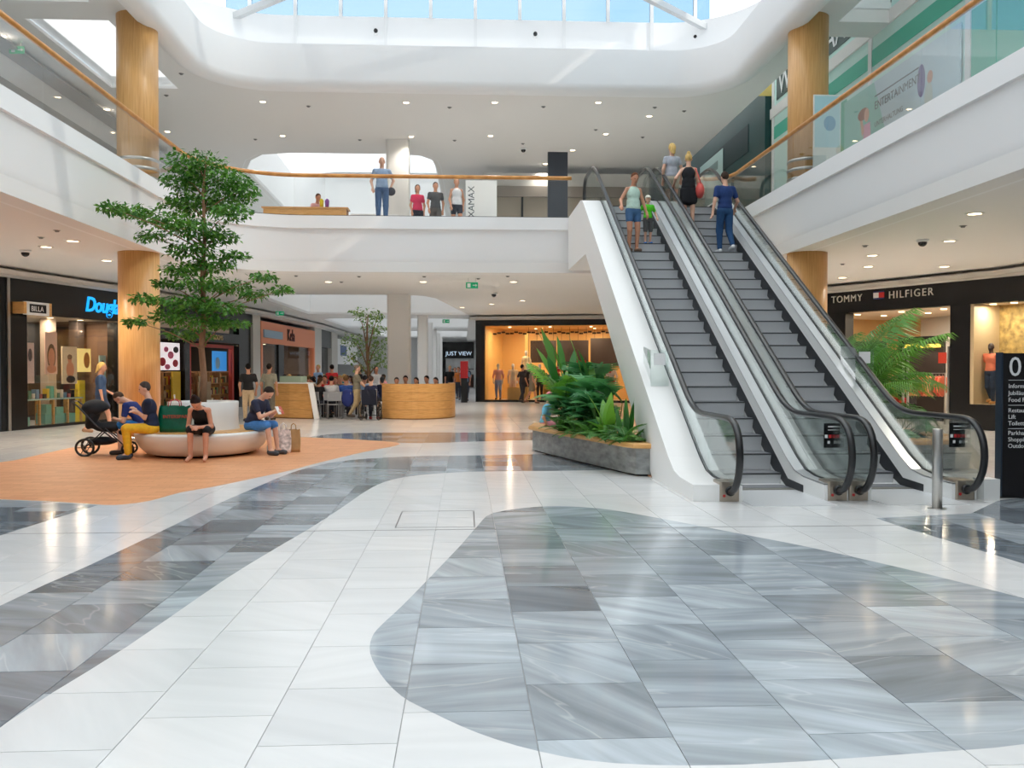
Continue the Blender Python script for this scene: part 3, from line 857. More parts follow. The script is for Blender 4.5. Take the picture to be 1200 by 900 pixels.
# ------------------------------------------------------------------ figures: one smooth skin grown around a posed skeleton
def surf_mesh(prims, res, k=.03, cuts=()):
    lo = np.array([1e9] * 3); hi = -lo
    for p in prims:
        if p[0] == 'c':
            a, b, ra, rb = p[1:5]; r = max(ra, rb)
            l, h = np.minimum(a, b) - r, np.maximum(a, b) + r
        else:
            r = max(p[2]); l, h = np.array(p[1]) - r, np.array(p[1]) + r
        lo = np.minimum(lo, l); hi = np.maximum(hi, h)
    lo = lo - 2.5 * res; n = np.ceil((hi + 2.5 * res - lo) / res).astype(int) + 1
    ax = [lo[i] + res * np.arange(n[i]) for i in range(3)]
    D = np.full(n, .5)
    for p in prims:
        if p[0] == 'c':
            a, b, ra, rb = (np.array(q, float) for q in p[1:5]); r = float(max(ra, rb))
            l, h = np.minimum(a, b) - r, np.maximum(a, b) + r
        else:
            c = np.array(p[1], float); r = max(p[2]); l, h = c - r, c + r
        i0 = np.maximum(((l - lo) / res - 3).astype(int), 0); i1 = np.minimum(((h - lo) / res + 4).astype(int), n)
        X, Y, Z = np.meshgrid(*[ax[i][i0[i]:i1[i]] for i in range(3)], indexing='ij')
        if p[0] == 'c':
            d = b - a; L2 = max(float(d @ d), 1e-9)
            t = np.clip(((X - a[0]) * d[0] + (Y - a[1]) * d[1] + (Z - a[2]) * d[2]) / L2, 0, 1)
            dd = np.sqrt((X - a[0] - t * d[0]) ** 2 + (Y - a[1] - t * d[1]) ** 2 + (Z - a[2] - t * d[2]) ** 2) - (ra + (rb - ra) * t)
        else:
            R = p[3] if len(p) > 3 else 0.0
            x, y, z = X - c[0], Y - c[1], Z - c[2]
            cs, sn = math.cos(R), math.sin(R)
            y, z = cs * y + sn * z, -sn * y + cs * z
            q = p[2]
            k0 = np.sqrt((x / q[0]) ** 2 + (y / q[1]) ** 2 + (z / q[2]) ** 2)
            k1 = np.sqrt((x / q[0] ** 2) ** 2 + (y / q[1] ** 2) ** 2 + (z / q[2] ** 2) ** 2) + 1e-9
            dd = k0 * (k0 - 1) / k1
        s = tuple(slice(i0[i], i1[i]) for i in range(3))
        A = D[s]
        hh = np.maximum(k - np.abs(A - dd), 0) / k
        D[s] = np.minimum(A, dd) - hh * hh * k * .25
    if cuts:
        X, Y, Z = np.meshgrid(*ax, indexing='ij')
        for pt, nm in cuts:
            D = np.maximum(D, (X - pt[0]) * nm[0] + (Y - pt[1]) * nm[1] + (Z - pt[2]) * nm[2])
    I = D < 0
    S8 = sum(I[a:n[0] - 1 + a, b:n[1] - 1 + b, c:n[2] - 1 + c].astype(int) for a in (0, 1) for b in (0, 1) for c in (0, 1))
    act = (S8 > 0) & (S8 < 8)
    cells = np.argwhere(act)
    idx = np.full(act.shape, -1); idx[act] = np.arange(len(cells))
    acc = np.zeros((len(cells), 3)); cnt = np.zeros(len(cells))
    cor = [(a, b, c) for a in (0, 1) for b in (0, 1) for c in (0, 1)]
    for u in cor:
        for ax_ in range(3):
            if u[ax_]: continue
            w = list(u); w[ax_] = 1
            d0 = D[tuple((cells + u).T)]; d1 = D[tuple((cells + w).T)]
            m = (d0 < 0) != (d1 < 0)
            t = np.where(m, d0 / np.where(np.abs(d0 - d1) < 1e-12, 1, d0 - d1), 0)
            q = np.array(u, float) + np.outer(t, np.eye(3)[ax_])
            acc[m] += q[m]; cnt[m] += 1
    V = lo + res * (cells + acc / np.maximum(cnt, 1)[:, None])
    Fs = []
    for ax_ in range(3):
        b_, c_ = (ax_ + 1) % 3, (ax_ + 2) % 3
        s0 = [slice(None)] * 3; s1 = [slice(None)] * 3
        s0[ax_] = slice(0, -1); s1[ax_] = slice(1, None)
        A, B = I[tuple(s0)], I[tuple(s1)]
        e = np.argwhere(A != B)
        if not len(e): continue
        ok = (e[:, b_] > 0) & (e[:, c_] > 0) & (e[:, b_] < n[b_] - 1) & (e[:, c_] < n[c_] - 1)
        e = e[ok]; inside = A[tuple(e.T)]
        eb = np.eye(3, dtype=int)[b_]; ec = np.eye(3, dtype=int)[c_]
        q = np.stack([idx[tuple((e - eb - ec).T)], idx[tuple((e - ec).T)], idx[tuple(e.T)], idx[tuple((e - eb).T)]], 1)
        q = q[(q >= 0).all(1)] if (q < 0).any() else q
        if len(q) == len(inside): q[~inside] = q[~inside][:, ::-1]
        Fs.append(q)
    return V, (np.concatenate(Fs) if Fs else np.zeros((0, 4), int))

def skin_obj(name, prims, res, m, parent=None, k=.03, cuts=()):
    V, F = surf_mesh(prims, res, k, cuts)
    me = bpy.data.meshes.new(name)
    me.from_pydata(V.tolist(), [], F.tolist())
    me.polygons.foreach_set('use_smooth', [True] * len(me.polygons))
    me.materials.append(m)
    return obj(name, me, parent)

def cloth(c): return mat('cloth_%d_%d_%d' % c, c, .85, var=.10, scale=25, bump=.15)
SKINS = {'light': (226, 176, 150), 'tan': (204, 146, 116), 'warm': (212, 152, 124)}
def skinm(k): return mat('skin_' + k, SKINS[k], .5, var=.04, scale=12)
def hairm(c): return mat('hair_%d_%d_%d' % c, c, .8, var=.3, scale=30, stretch=(1, 1, .2), spec=.2)

def v3(*a): return np.array(a, float)
def ik(sh, tg, up=.285, fo=.255, pole=(0, .3, -.6)):
    sh, tg = np.array(sh, float), np.array(tg, float)
    d = tg - sh; L = np.linalg.norm(d)
    mx = (up + fo) * .995
    if L > mx: tg = sh + d / L * mx; d = tg - sh; L = mx
    a = (up * up - fo * fo + L * L) / (2 * L)
    h = math.sqrt(max(up * up - a * a, 0))
    u = d / L; p = np.array(pole, float); p = p - u * (p @ u); p = p / (np.linalg.norm(p) + 1e-9)
    return sh + u * a + p * h, tg

def pose(kind='stand', lean=0.0, nod=0.0, stride=0.0, hands=None, fem=False, knee=.42, shank=0.0, spread=.12, seat=.45, twist=0.0):
    """joint positions of a 1.75 m figure that faces -y; hands = (left, right) targets"""
    J = {'lean': lean}
    sw = .15 if fem else .178
    if kind == 'stand':
        pz = .93
        J['pel'] = v3(0, 0, pz)
        for s, nm in ((1, 'L'), (-1, 'R')):
            st = stride * s
            J['hp' + nm] = v3(.09 * s, 0, .90)
            J['kn' + nm] = v3(.095 * s, -.30 * st - .03, .49 + .02 * abs(st))
            J['an' + nm] = v3(.095 * s, -.55 * st + .02 + (.10 if st < 0 else 0), .085 + (.06 if st < 0 else 0))
            J['to' + nm] = J['an' + nm] + v3(.015 * s, -.15, -.045 - (.01 if st < 0 else 0))
    else:
        pz = seat + .10
        J['pel'] = v3(0, 0, pz)
        for s, nm in ((1, 'L'), (-1, 'R')):
            J['hp' + nm] = v3(.09 * s, -.02, pz - .01)
            J['kn' + nm] = v3(spread * s, -knee, pz - .005)
            J['an' + nm] = v3(spread * s, -knee - shank, .085)
            J['to' + nm] = J['an' + nm] + v3(.02 * s, -.15, -.045)
    cl_, sl_ = math.cos(lean), math.sin(lean)
    def spine(h, y=0, x=0): return J['pel'] + v3(x, -sl_ * h + cl_ * y, cl_ * h + sl_ * y)
    J['belly'] = spine(.16); J['chest'] = spine(.36); J['neck'] = spine(.52, .01)
    ln = lean + nod
    J['headlean'] = ln
    J['head'] = J['neck'] + v3(0, -math.sin(ln) * .17 - .015, math.cos(ln) * .17)
    for s, nm in ((1, 'L'), (-1, 'R')):
        J['sh' + nm] = spine(.455, 0, sw * s)
        tg = None if hands is None else hands[0 if s == 1 else 1]
        if tg is None:
            tg = J['sh' + nm] + v3(.05 * s, -.06 - .25 * stride * -s, -.50)
        el, wr = ik(J['sh' + nm], tg, pole=(.35 * s, .4, -.5))
        J['el' + nm], J['wr' + nm] = el, wr
    return J

def person(loc, rz, label, J, top=(40, 50, 80), sleeve=.55, bottom='trousers', bcol=(60, 70, 90), shoes=(40, 40, 44), skin='light',
           hair='short', hcol=(60, 42, 30), fem=False, sc=1.0, res=.02, detail=False, group=None, extra=None, child=False):
    f = fem
    hd = 1.22 if child else 1.0
    L, Rr = J['lean'], J['headlean']
    body = [('e', J['pel'], (.155 if not f else .165, .115, .12), L), ('e', J['belly'], (.135 if not f else .12, .105, .16), L),
            ('e', J['chest'], (.165 if not f else .145, .115, .17), L), ('c', J['neck'] - (J['head'] - J['neck']) * .3, J['head'], .058, .05)]
    H = J['head']; cs, sn = math.cos(Rr), math.sin(Rr)
    def hp(x, y, z): return H + hd * v3(x, cs * y - sn * z, sn * y + cs * z)
    body += [('e', hp(0, 0, .03), (.076 * hd, .094 * hd, .10 * hd), Rr), ('e', hp(0, -.03, -.04), (.055 * hd, .06 * hd, .065 * hd), Rr),
             ('e', hp(0, -.098, -.005), (.014, .02, .022), Rr)]
    for s in (1, -1): body.append(('e', hp(.076 * s, .01, 0), (.014, .024, .032), Rr))
    for nm in 'LR':
        s = 1 if nm == 'L' else -1
        body.append(('c', J['neck'] - v3(0, 0, .03), J['sh' + nm], .045, .046))
        body += [('c', J['sh' + nm], J['el' + nm], .052 if not f else .043, .038), ('c', J['el' + nm], J['wr' + nm], .040, .026),
                 ('c', J['hp' + nm], J['kn' + nm], .085, .056), ('c', J['kn' + nm], J['an' + nm], .056, .036), ('c', J['an' + nm], J['to' + nm], .038, .028)]
        w = J['wr' + nm]; d = w - J['el' + nm]; d = d / np.linalg.norm(d)
        sd_ = np.cross(d, v3(0, 0, 1)); q = np.linalg.norm(sd_)
        sd_ = sd_ / q if q > .2 else v3(0, 1, 0)
        up = np.cross(sd_, d)
        body.append(('c', w, w + d * .07, .028, .032))
        if detail:
            for i, ln in enumerate((.062, .075, .07, .055)):
                a = w + d * .075 + sd_ * (.028 - .0185 * i)
                b = a + d * ln * .55 - up * .012; c = b + d * ln * .3 - up * ln * .45
                body += [('c', a, b, .0105, .010), ('c', b, c, .010, .0085)]
            a = w + d * .02 + sd_ * .03; b = a + d * .035 + sd_ * .022; c = b + d * .03 - up * .012
            body += [('c', a, b, .012, .011), ('c', b, c, .011, .009)]
        else:
            for i in range(4):
                a = w + d * .07 + sd_ * (.026 - .017 * i); body.append(('c', a, a + d * .06 - up * .03, .012, .009))
            a = w + d * .02 + sd_ * .03; body.append(('c', a, a + d * .05 + sd_ * .02, .013, .010))
    body_o = skin_obj('person', body, res, skinm(skin), None, .016 if detail else .025)
    tag(body_o, label, 'person', group)
    # top
    e = .014
    shp = [('e', J['pel'] + (J['belly'] - J['pel']) * .35, (.155 + e, .118 + e, .10), L), ('e', J['belly'], (.14 + e, .108 + e, .16), L), ('e', J['chest'], ((.165 if not f else .145) + e, .115 + e, .172), L)]
    if sleeve > 0:
        for nm in 'LR':
            shp.append(('c', J['neck'] * .55 + J['sh' + nm] * .45 - v3(0, 0, .02), J['sh' + nm], .052, .056))
            a = J['sh' + nm]; b = a + (J['el' + nm] - a) * min(sleeve, 1)
            r0 = (.052 if not f else .043) + .008
            shp.append(('c', a, b, r0 + .003, .057 if sleeve <= 1 else .050))
            if sleeve > 1: shp.append(('c', J['el' + nm], J['el' + nm] + (J['wr' + nm] - J['el' + nm]) * (sleeve - 1), .052, .038))
    else:
        for s in (1, -1): shp.append(('c', J['chest'] + v3(.08 * s, 0, .05), J['neck'] + v3(.085 * s, 0, -.045), .035, .022))
    skin_obj('top' if bottom != 'dress' else 'dress_top', shp, res, cloth(top), body_o, .03)
    # bottom
    e = .010
    if bottom in ('trousers', 'shorts', 'hotpants'):
        fr = {'trousers': 2, 'shorts': .95, 'hotpants': .45}[bottom]
        pr = [('e', J['pel'] - v3(0, 0, .01), (.155 + e, .115 + e, .125), L)]
        for nm in 'LR':
            a, b = J['hp' + nm], J['kn' + nm]
            pr.append(('c', a, a + (b - a) * min(fr, 1), .085 + e, .075 + e if fr < 1 else .066 + e))
            if fr > 1: pr.append(('c', b, b + (J['an' + nm] - b) * .93, .064 + e, .052))
        skin_obj('trousers' if bottom == 'trousers' else 'shorts', pr, res, cloth(bcol), body_o, .025)
    else:
        ln = .5 if bottom == 'dress' else .42
        pr = []
        for nm in 'LR':
            a, b = J['hp' + nm], J['kn' + nm]
            pr += [('c', a, a + (b - a) * (.55 if bottom == 'dress' else .8), .105, .115)]
        pr += [('c', J['pel'], J['pel'] * .45 + (J['knL'] + J['knR']) / 2 * .55, .13, .135)]
        skin_obj('skirt', pr, res, cloth(bcol), body_o, .05)
    if shoes:
        for nm in 'LR':
            skin_obj('shoe', [('c', J['an' + nm] - v3(0, -.02, .03), J['to' + nm], .05, .042)], min(res, .016), mat('shoe_%d_%d_%d' % shoes, shoes, .6), body_o, .02,
                     cuts=[((0, 0, min(J['an' + nm][2] - .083, J['to' + nm][2] - .04)), (0, 0, -1))])
    # hair
    if hair != 'bald':
        pr = [('e', hp(0, .012, .042), (.084 * hd, .098 * hd, .103 * hd), Rr)]
        fcut = [(hp(0, -.035, .065), hp(0, -.8, -.6) - H)]
        if hair in ('long', 'tail'):
            pr.append(('c', hp(0, .05, .02), hp(0, .09, -.20), .075 if hair == 'long' else .05, .05 if hair == 'long' else .025))
        if hair == 'bun': pr.append(('e', hp(0, .05, .15), (.045, .045, .04)))
        if hair == 'cap':
            pr = [('e', hp(0, .005, .06), (.088 * hd, .104 * hd, .085 * hd), Rr), ('c', hp(0, -.06, .06), hp(0, -.14, .05), .055, .04)]
            fcut = [(hp(0, 0, .04), hp(0, -.1, -1) - H)]
        fcut = [(p, nn / np.linalg.norm(nn)) for p, nn in fcut]
        skin_obj('hair' if hair != 'cap' else 'cap', pr, min(res, .016), hairm(hcol) if hair != 'cap' else cloth(hcol), body_o, .03, fcut)
    if detail:
        em = mat('eye_dark', (40, 30, 26), .2)
        for s in (1, -1): MB().sphere(hp(.031 * s, -.083, .02), .010, 8, 6).build('eye', em, body_o)
        MB().sphere(hp(0, -.088, -.05), (.024, .008, .007), 10, 6).build('mouth', mat('lips', (168, 88, 80), .5), body_o)
    body_o.location = loc; body_o.rotation_euler = (0, 0, rz); body_o.scale = (sc, sc, sc)
    return body_o
def recolour(root, cols):
    """own colours for a copied figure: {part name: material}"""
    for o in [root] + list(root.children):
        nm = o.name.split('.')[0]
        if nm in cols and o.type == 'MESH':
            o.material_slots[0].link = 'OBJECT'; o.material_slots[0].material = cols[nm]

# ------------------------------------------------------------------ leaves and plants
def leaf_mat(name, c, c2=None, rough=.38):
    if name in _M: return _M[name]
    m = bpy.data.materials.new(name); m.use_nodes = True
    N, L = m.node_tree.nodes, m.node_tree.links
    b = N['Principled BSDF']; b.inputs['Roughness'].default_value = rough
    at = N.new('ShaderNodeObjectInfo'); at2 = N.new('ShaderNodeAttribute'); at2.attribute_name = 'shade'
    ad = N.new('ShaderNodeMath'); ad.operation = 'ADD'; L.new(at.outputs['Random'], ad.inputs[0]); L.new(at2.outputs['Fac'], ad.inputs[1])
    fr = N.new('ShaderNodeMath'); fr.operation = 'FRACT'; L.new(ad.outputs[0], fr.inputs[0])
    mx = N.new('ShaderNodeMix'); mx.data_type = 'RGBA'
    mx.inputs['A'].default_value = (*lin(c), 1); mx.inputs['B'].default_value = (*lin(c2 or c), 1)
    L.new(fr.outputs[0], mx.inputs['Factor']); L.new(mx.outputs['Result'], b.inputs['Base Color'])
    tl = N.new('ShaderNodeBsdfTranslucent'); L.new(mx.outputs['Result'], tl.inputs['Color'])
    ms = N.new('ShaderNodeMixShader'); ms.inputs['Fac'].default_value = .28
    L.new(b.outputs['BSDF'], ms.inputs[1]); L.new(tl.outputs['BSDF'], ms.inputs[2]); L.new(ms.outputs['Shader'], N['Material Output'].inputs['Surface'])
    _M[name] = m
    return m
LF_TREE = leaf_mat('ficus_leaf', (44, 104, 30), (112, 168, 62), .42)
LF_PALE = leaf_mat('pale_leaf', (92, 128, 58), (150, 172, 96), .5)
LF_DARK = leaf_mat('philodendron_leaf', (44, 116, 66), (104, 172, 104), .36)
LF_BRIGHT = leaf_mat('nest_fern_leaf', (92, 160, 50), (150, 196, 76), .35)
LF_FERN = leaf_mat('fern_leaf', (48, 112, 40), (100, 156, 60), .45)
LF_PALM = leaf_mat('palm_leaf', (50, 118, 48), (112, 168, 66), .38)
LF_SNAKE = leaf_mat('snake_leaf', (60, 120, 52), (86, 142, 66), .35)
BARK = mat('pale_bark', (150, 112, 84), .8, var=.25, scale=10, bump=.4, stretch=(1, 1, .3))
STALK = mat('leaf_stalk', (78, 120, 52), .5)
SOIL = mat('potting_soil', (66, 48, 36), .95, var=.3, scale=30, bump=.6)

def arc(ln, rise, droop, n=8):
    """stalk line in the y-z plane: rises, then bends over"""
    pts = []; y = z = 0.0; a = rise
    for i in range(n + 1):
        pts.append((0.0, y, z)); y += math.cos(a) * ln / n; z += math.sin(a) * ln / n; a -= droop / n
    return pts, a
def leaf_lobed(ln=.5, wd=.34, stem=.55, rise=1.1, droop=.9, m=LF_DARK, seed=0):
    r = random.Random(seed); mb = MB()
    st, a = arc(stem, rise, droop * .6, 6)
    mb.tube(st, [.012] * 3 + [.009] * 4, 5, 1)
    y0, z0 = st[-1][1], st[-1][2]; a -= .25
    def P(x, t):
        bend = -.35 * t * t * ln - .35 * abs(x) ** 1.4
        return (x, y0 + math.cos(a) * t * ln - math.sin(a) * bend * .3, z0 + math.sin(a) * t * ln + bend)
    nl = 7
    for i in range(10):
        t0, t1 = i / 10, (i + 1) / 10
        w0, w1 = .05 * (1 - t0) + .012, .05 * (1 - t1) + .012
        mb.add([P(-w0, t0), P(w0, t0), P(w1, t1), P(-w1, t1)], [(0, 1, 2, 3)])
    for s in (-1, 1):
        for i in range(nl):
            t = .02 + i / nl * .9
            w = wd * math.sin(PI * (.22 + .72 * (1 - t) ** .8)) * (.9 + .2 * r.random())
            hw = .064 * (1 - .35 * t)
            tip = t + .16 + .10 * t
            q = [P(s * .02, t - hw), P(s * .02, t + hw * 1.1), P(s * w * .55, t + hw * 1.5 + .06), P(s * w * .55, t - hw * .5 + .05), P(s * w, tip + hw * .5), P(s * w * .98, tip - hw * .6)]
            fs = [(0, 1, 2, 3), (3, 2, 4, 5)]
            mb.add(q, fs if s == -1 else [f[::-1] for f in fs], 0, True)
    return mb.mesh('leaf', [m, STALK])
def leaf_lance(ln=.7, wd=.10, rise=1.2, droop=.8, m=LF_BRIGHT, stem=.0, n=9, sharp=1.0):
    pts, a = arc(ln + stem, rise, droop, n)
    mb = MB(); vs = []
    for i, p in enumerate(pts):
        t = i / n; ts = stem / (ln + stem)
        u = 0 if t < ts else (t - ts) / (1 - ts)
        w = .008 + (wd / 2 * math.sin(PI * min(1, (u * .92 + .06)) ** .8) if u > 0 else 0)
        if i == n: w = .004
        vs += [(-w, p[1], p[2] + w * .35), (0, p[1], p[2]), (w, p[1], p[2] + w * .35)]
    fs = [(3 * i + k, 3 * i + k + 1, 3 * i + 4 + k, 3 * i + 3 + k) for i in range(n) for k in (0, 1)]
    mb.add(vs, fs, 0, True)
    return mb.mesh('leaf', [m])
def frond(ln=1.2, wd=.5, rise=1.2, droop=1.6, nl=22, lw=.03, m=LF_PALM, stem=.25, hang=.25, seed=1):
    r = random.Random(seed)
    pts, a = arc(ln, rise, droop, 14)
    mb = MB(); mb.tube(pts, [.014 * (1 - .8 * i / 14) for i in range(15)], 5, 1)
    for k in range(nl):
        t = stem + (1 - stem) * k / nl
        f = t * 14; i = min(int(f), 13); u = f - i
        p = np.array(pts[i]) * (1 - u) + np.array(pts[i + 1]) * u
        d = np.array(pts[i + 1]) - np.array(pts[i]); d /= np.linalg.norm(d)
        l = wd * (math.sin(PI * (.12 + .8 * (t - stem) / (1 - stem))) * .9 + .1) * (.9 + .2 * r.random())
        for s in (-1, 1):
            o = v3(s * .80, 0, 0) + d * .60; o /= np.linalg.norm(o)
            mid = p + o * l * .5 + v3(0, 0, -.05 * l * hang); tip = p + o * l + v3(0, 0, -l * hang)
            wv = d * lw * .5
            mb.add([p - wv * .5, p + wv * .5, mid + wv, tip, mid - wv], [(0, 1, 2, 4), (4, 2, 3)] if s == 1 else [(4, 2, 1, 0), (3, 2, 4)], 0, False)
    return mb.mesh('frond', [m, STALK])
def plant(name, label, loc, meshes, n, part='leaf', sc=(.8, 1.15), tilt=(-.3, .3), cat='plant', seed=0, group=None, az=(0, 2 * PI), jit=.04, arr=None):
    r = random.Random(seed)
    t = empty(name, loc, label=label, cat=cat, group=group)
    for k in range(n):
        a = az[0] + (az[1] - az[0]) * (k + r.uniform(-.35, .35)) / n if arr is None else arr[k][0]
        ti = r.uniform(*tilt) if arr is None else arr[k][1]
        s = r.uniform(*sc) if arr is None else arr[k][2]
        obj(part, meshes[k % len(meshes)], t, (r.uniform(-jit, jit), r.uniform(-jit, jit), 0), (ti, r.uniform(-.15, .15), a), s)
    return t

def leaf_cloud(name, clusters, size, m, parent, seed=1, dens=1.0, flat=.5):
    """many small leaves in clusters (x, y, z, rx, ry, rz, count)"""
    r = np.random.default_rng(seed)
    vs, fs, sh = [], [], []
    for cx, cy, cz, rx, ry, rz, cnt in clusters:
        for _ in range(int(cnt * dens)):
            q = r.normal(size=3); q /= np.linalg.norm(q); q *= r.random() ** .45
            c = np.array((cx + q[0] * rx, cy + q[1] * ry, cz + q[2] * rz))
            az = math.atan2(q[1], q[0]) + r.normal() * .9
            pt = r.normal() * .5 - .35
            d = np.array((math.cos(az) * math.cos(pt), math.sin(az) * math.cos(pt), math.sin(pt)))
            sd_ = np.cross(d, (0, 0, 1)); sd_ /= np.linalg.norm(sd_) + 1e-9
            sd_ = sd_ * math.cos(.5 * r.normal()) + np.cross(sd_, d) * math.sin(.6 * r.normal())
            l = size * (.7 + .6 * r.random()); w = l * .24
            b = len(vs)
            up = np.cross(sd_, d)
            vs += [tuple(c), tuple(c + d * l * .45 + sd_ * w + up * w * .3), tuple(c + d * l), tuple(c + d * l * .45 - sd_ * w + up * w * .3)]
            fs += [(b, b + 1, b + 2), (b, b + 2, b + 3)]
            s_ = r.random(); sh += [s_, s_]
    me = bpy.data.meshes.new(name); me.from_pydata(vs, [], fs); me.materials.append(m)
    a = me.attributes.new('shade', 'FLOAT', 'FACE'); a.data.foreach_set('value', sh)
    return obj(name, me, parent, kind='stuff')

# ------------------------------------------------------------------ the big tree in its round seat
BX, BY = -4.93, 17.25
def ring_bench():
    t = empty('ring_bench', (BX, BY, 0), label='round white bench with wooden seat around the leafy tree', cat='bench')
    BW = mat('bench_white', (240, 238, 234), .3, coat=.3)
    prof = [(.90, 0.03), (1.0, .06), (1.10, .16), (1.17, .30), (1.20, .40), (1.19, .43), (1.14, .445), (.6, .445)]
    MB().lathe(prof, 56, sx=1.0, sy=1.18).build('shell', BW, t)
    MB().lathe([(.86, 0), (.86, .05)], 48, sx=1.0, sy=1.18).build('plinth', BLACK, t)
    for k in range(14):
        a0, a1 = 2 * PI * k / 14 + .006, 2 * PI * (k + 1) / 14 - .006
        P = [(1.10 * math.cos(a0 + (a1 - a0) * i / 5), 1.10 * 1.18 * math.sin(a0 + (a1 - a0) * i / 5)) for i in range(6)]
        Q = [(.63 * math.cos(a1 - (a1 - a0) * i / 5), .63 * math.sin(a1 - (a1 - a0) * i / 5)) for i in range(6)]
        MB().prism(P + Q, .44, .462).build('seat_board', WOODH, t)
    MB().lathe([(.66, .44), (.645, .52), (.63, .7), (.64, .97), (.625, .985), (.57, .985), (.56, .9)], 48, caps=False).build('planter_drum', BW, t)
    MB().lathe([(.56, .88), (.56, .9)], 32).build('soil', SOIL, t)
ring_bench()
def px_to(x, y, Y):  # crown drawing units to metres (across, up) at the trunk's distance
    return ((x - 544) / 1050 * Y + .02, 1.6 + (432 - y) / 1050 * Y)
def tree():
    t = empty('indoor_tree', (BX - .02, BY, .9), label='tall leafy indoor tree growing from the round white bench', cat='tree')
    base = v3(BX - .02, BY, .9)
    tr = [v3(0, 0, 0), v3(.03, 0, .5), v3(-.02, .02, 1.1), v3(.04, 0, 1.7), v3(0, .03, 2.4), v3(.06, 0, 3.2), v3(.03, 0, 4.0), v3(.1, 0, 4.7)]
    mb = MB().tube(tr, [.075, .062, .056, .052, .044, .034, .024, .012], 9)
    mb.build('trunk', BARK, t)
    # leaf layers: (across, up, reach across, reach up) in drawing units, each at its own depth
    lay = [(235, 195, 36, 16), (262, 215, 38, 18), (222, 215, 26, 16), (250, 238, 44, 16), (288, 228, 20, 18), (225, 245, 34, 14), (275, 252, 26, 12),
           (200, 262, 34, 12), (165, 252, 24, 10), (140, 248, 14, 8), (186, 280, 20, 8), (232, 270, 34, 14), (262, 280, 26, 10), (230, 296, 34, 12),
           (250, 312, 30, 12), (280, 302, 16, 8), (215, 318, 22, 10), (240, 334, 34, 12), (196, 334, 10, 6), (275, 338, 26, 10), (312, 326, 18, 7), (332, 341, 16, 5), (300, 346, 16, 7),
           (225, 356, 40, 12), (178, 352, 20, 7), (262, 362, 30, 10), (205, 372, 24, 10), (166, 378, 14, 7), (240, 378, 34, 11), (272, 380, 24, 7), (215, 392, 20, 8), (238, 394, 18, 8)]
    rr = random.Random(5); cl_ = []
    for x, y, rx, rz in lay:
        dy = rr.uniform(-.45, .45) * min(1, rx / 26)
        if x < 205: dy = -(205 - x) * .021
        Y = BY + dy
        X, Z = px_to(x, y, Y)
        s = Y / 1050
        cl_.append((X - base[0], dy, Z - base[2], rx * s, rx * s * .8, rz * s * .85, 50 + rx * rz * .95))
        # a limb out to the cluster
        zt = max(.9, (Z - base[2]) - .25 - abs(X - base[0]) * .25)
        i = min(int(zt / .62), 6); o = tr[min(i, 7)]
        st = v3(o[0], o[1], zt)
        en = v3(X - base[0], dy, Z - base[2]); md = (st + en) / 2 + v3(0, 0, .06)
        MB().tube([st, md, en], [.016, .010, .004], 5).build('branch', BARK, t)
    leaf_cloud('foliage', cl_, .10, LF_TREE, t, 4, 1.0)
tree()
def far_tree(x, y, label, lay, zb, size, m, cnt, seed):
    t = empty('indoor_tree', (x, y, zb), label=label, cat='tree')
    rr = random.Random(seed); cl_ = []
    top = 0
    for a, b, rx, rz in lay:
        X, Z = px_to(a, b, y); s = y / 1050; dy = rr.uniform(-.5, .5)
        cl_.append((X - x, dy, Z - zb, rx * s, rx * s, rz * s, cnt * rx * rz / 100))
        top = max(top, Z - zb)
        MB().tube([(0, 0, max(.8, (Z - zb) * .55)), ((X - x) * .5, dy * .5, (Z - zb) * .85), (X - x, dy, Z - zb)], [.035, .02, .008], 5).build('branch', BARK, t)
    MB().tube([(0, 0, 0), (.05, 0, top * .3), (-.04, 0, top * .6), (.02, 0, top * .95)], [.09, .075, .05, .02], 8).build('trunk', BARK, t)
    leaf_cloud('foliage', cl_, size, m, t, seed)
far_tree(-3.9, 36.5, 'pale green indoor tree standing among the seated cafe guests',
         [(430, 370, 16, 9), (418, 365, 8, 6), (445, 372, 8, 7), (438, 386, 17, 9), (416, 400, 15, 10), (446, 402, 12, 11), (432, 414, 18, 9), (412, 418, 10, 8), (428, 430, 14, 9), (448, 424, 10, 9)], .45, .16, LF_PALE, 75, 8)
t = empty('tree_planter', (-3.9, 36.5, 0), label='low white tub under the pale green tree in the cafe', cat='planter')
MB().lathe([(.55, 0), (.6, .5), (.52, .5), (.5, .42)], 28, caps=False).build('tub', WHITE, t)
MB().lathe([(.5, .40), (.5, .45)], 24).build('soil', SOIL, t)

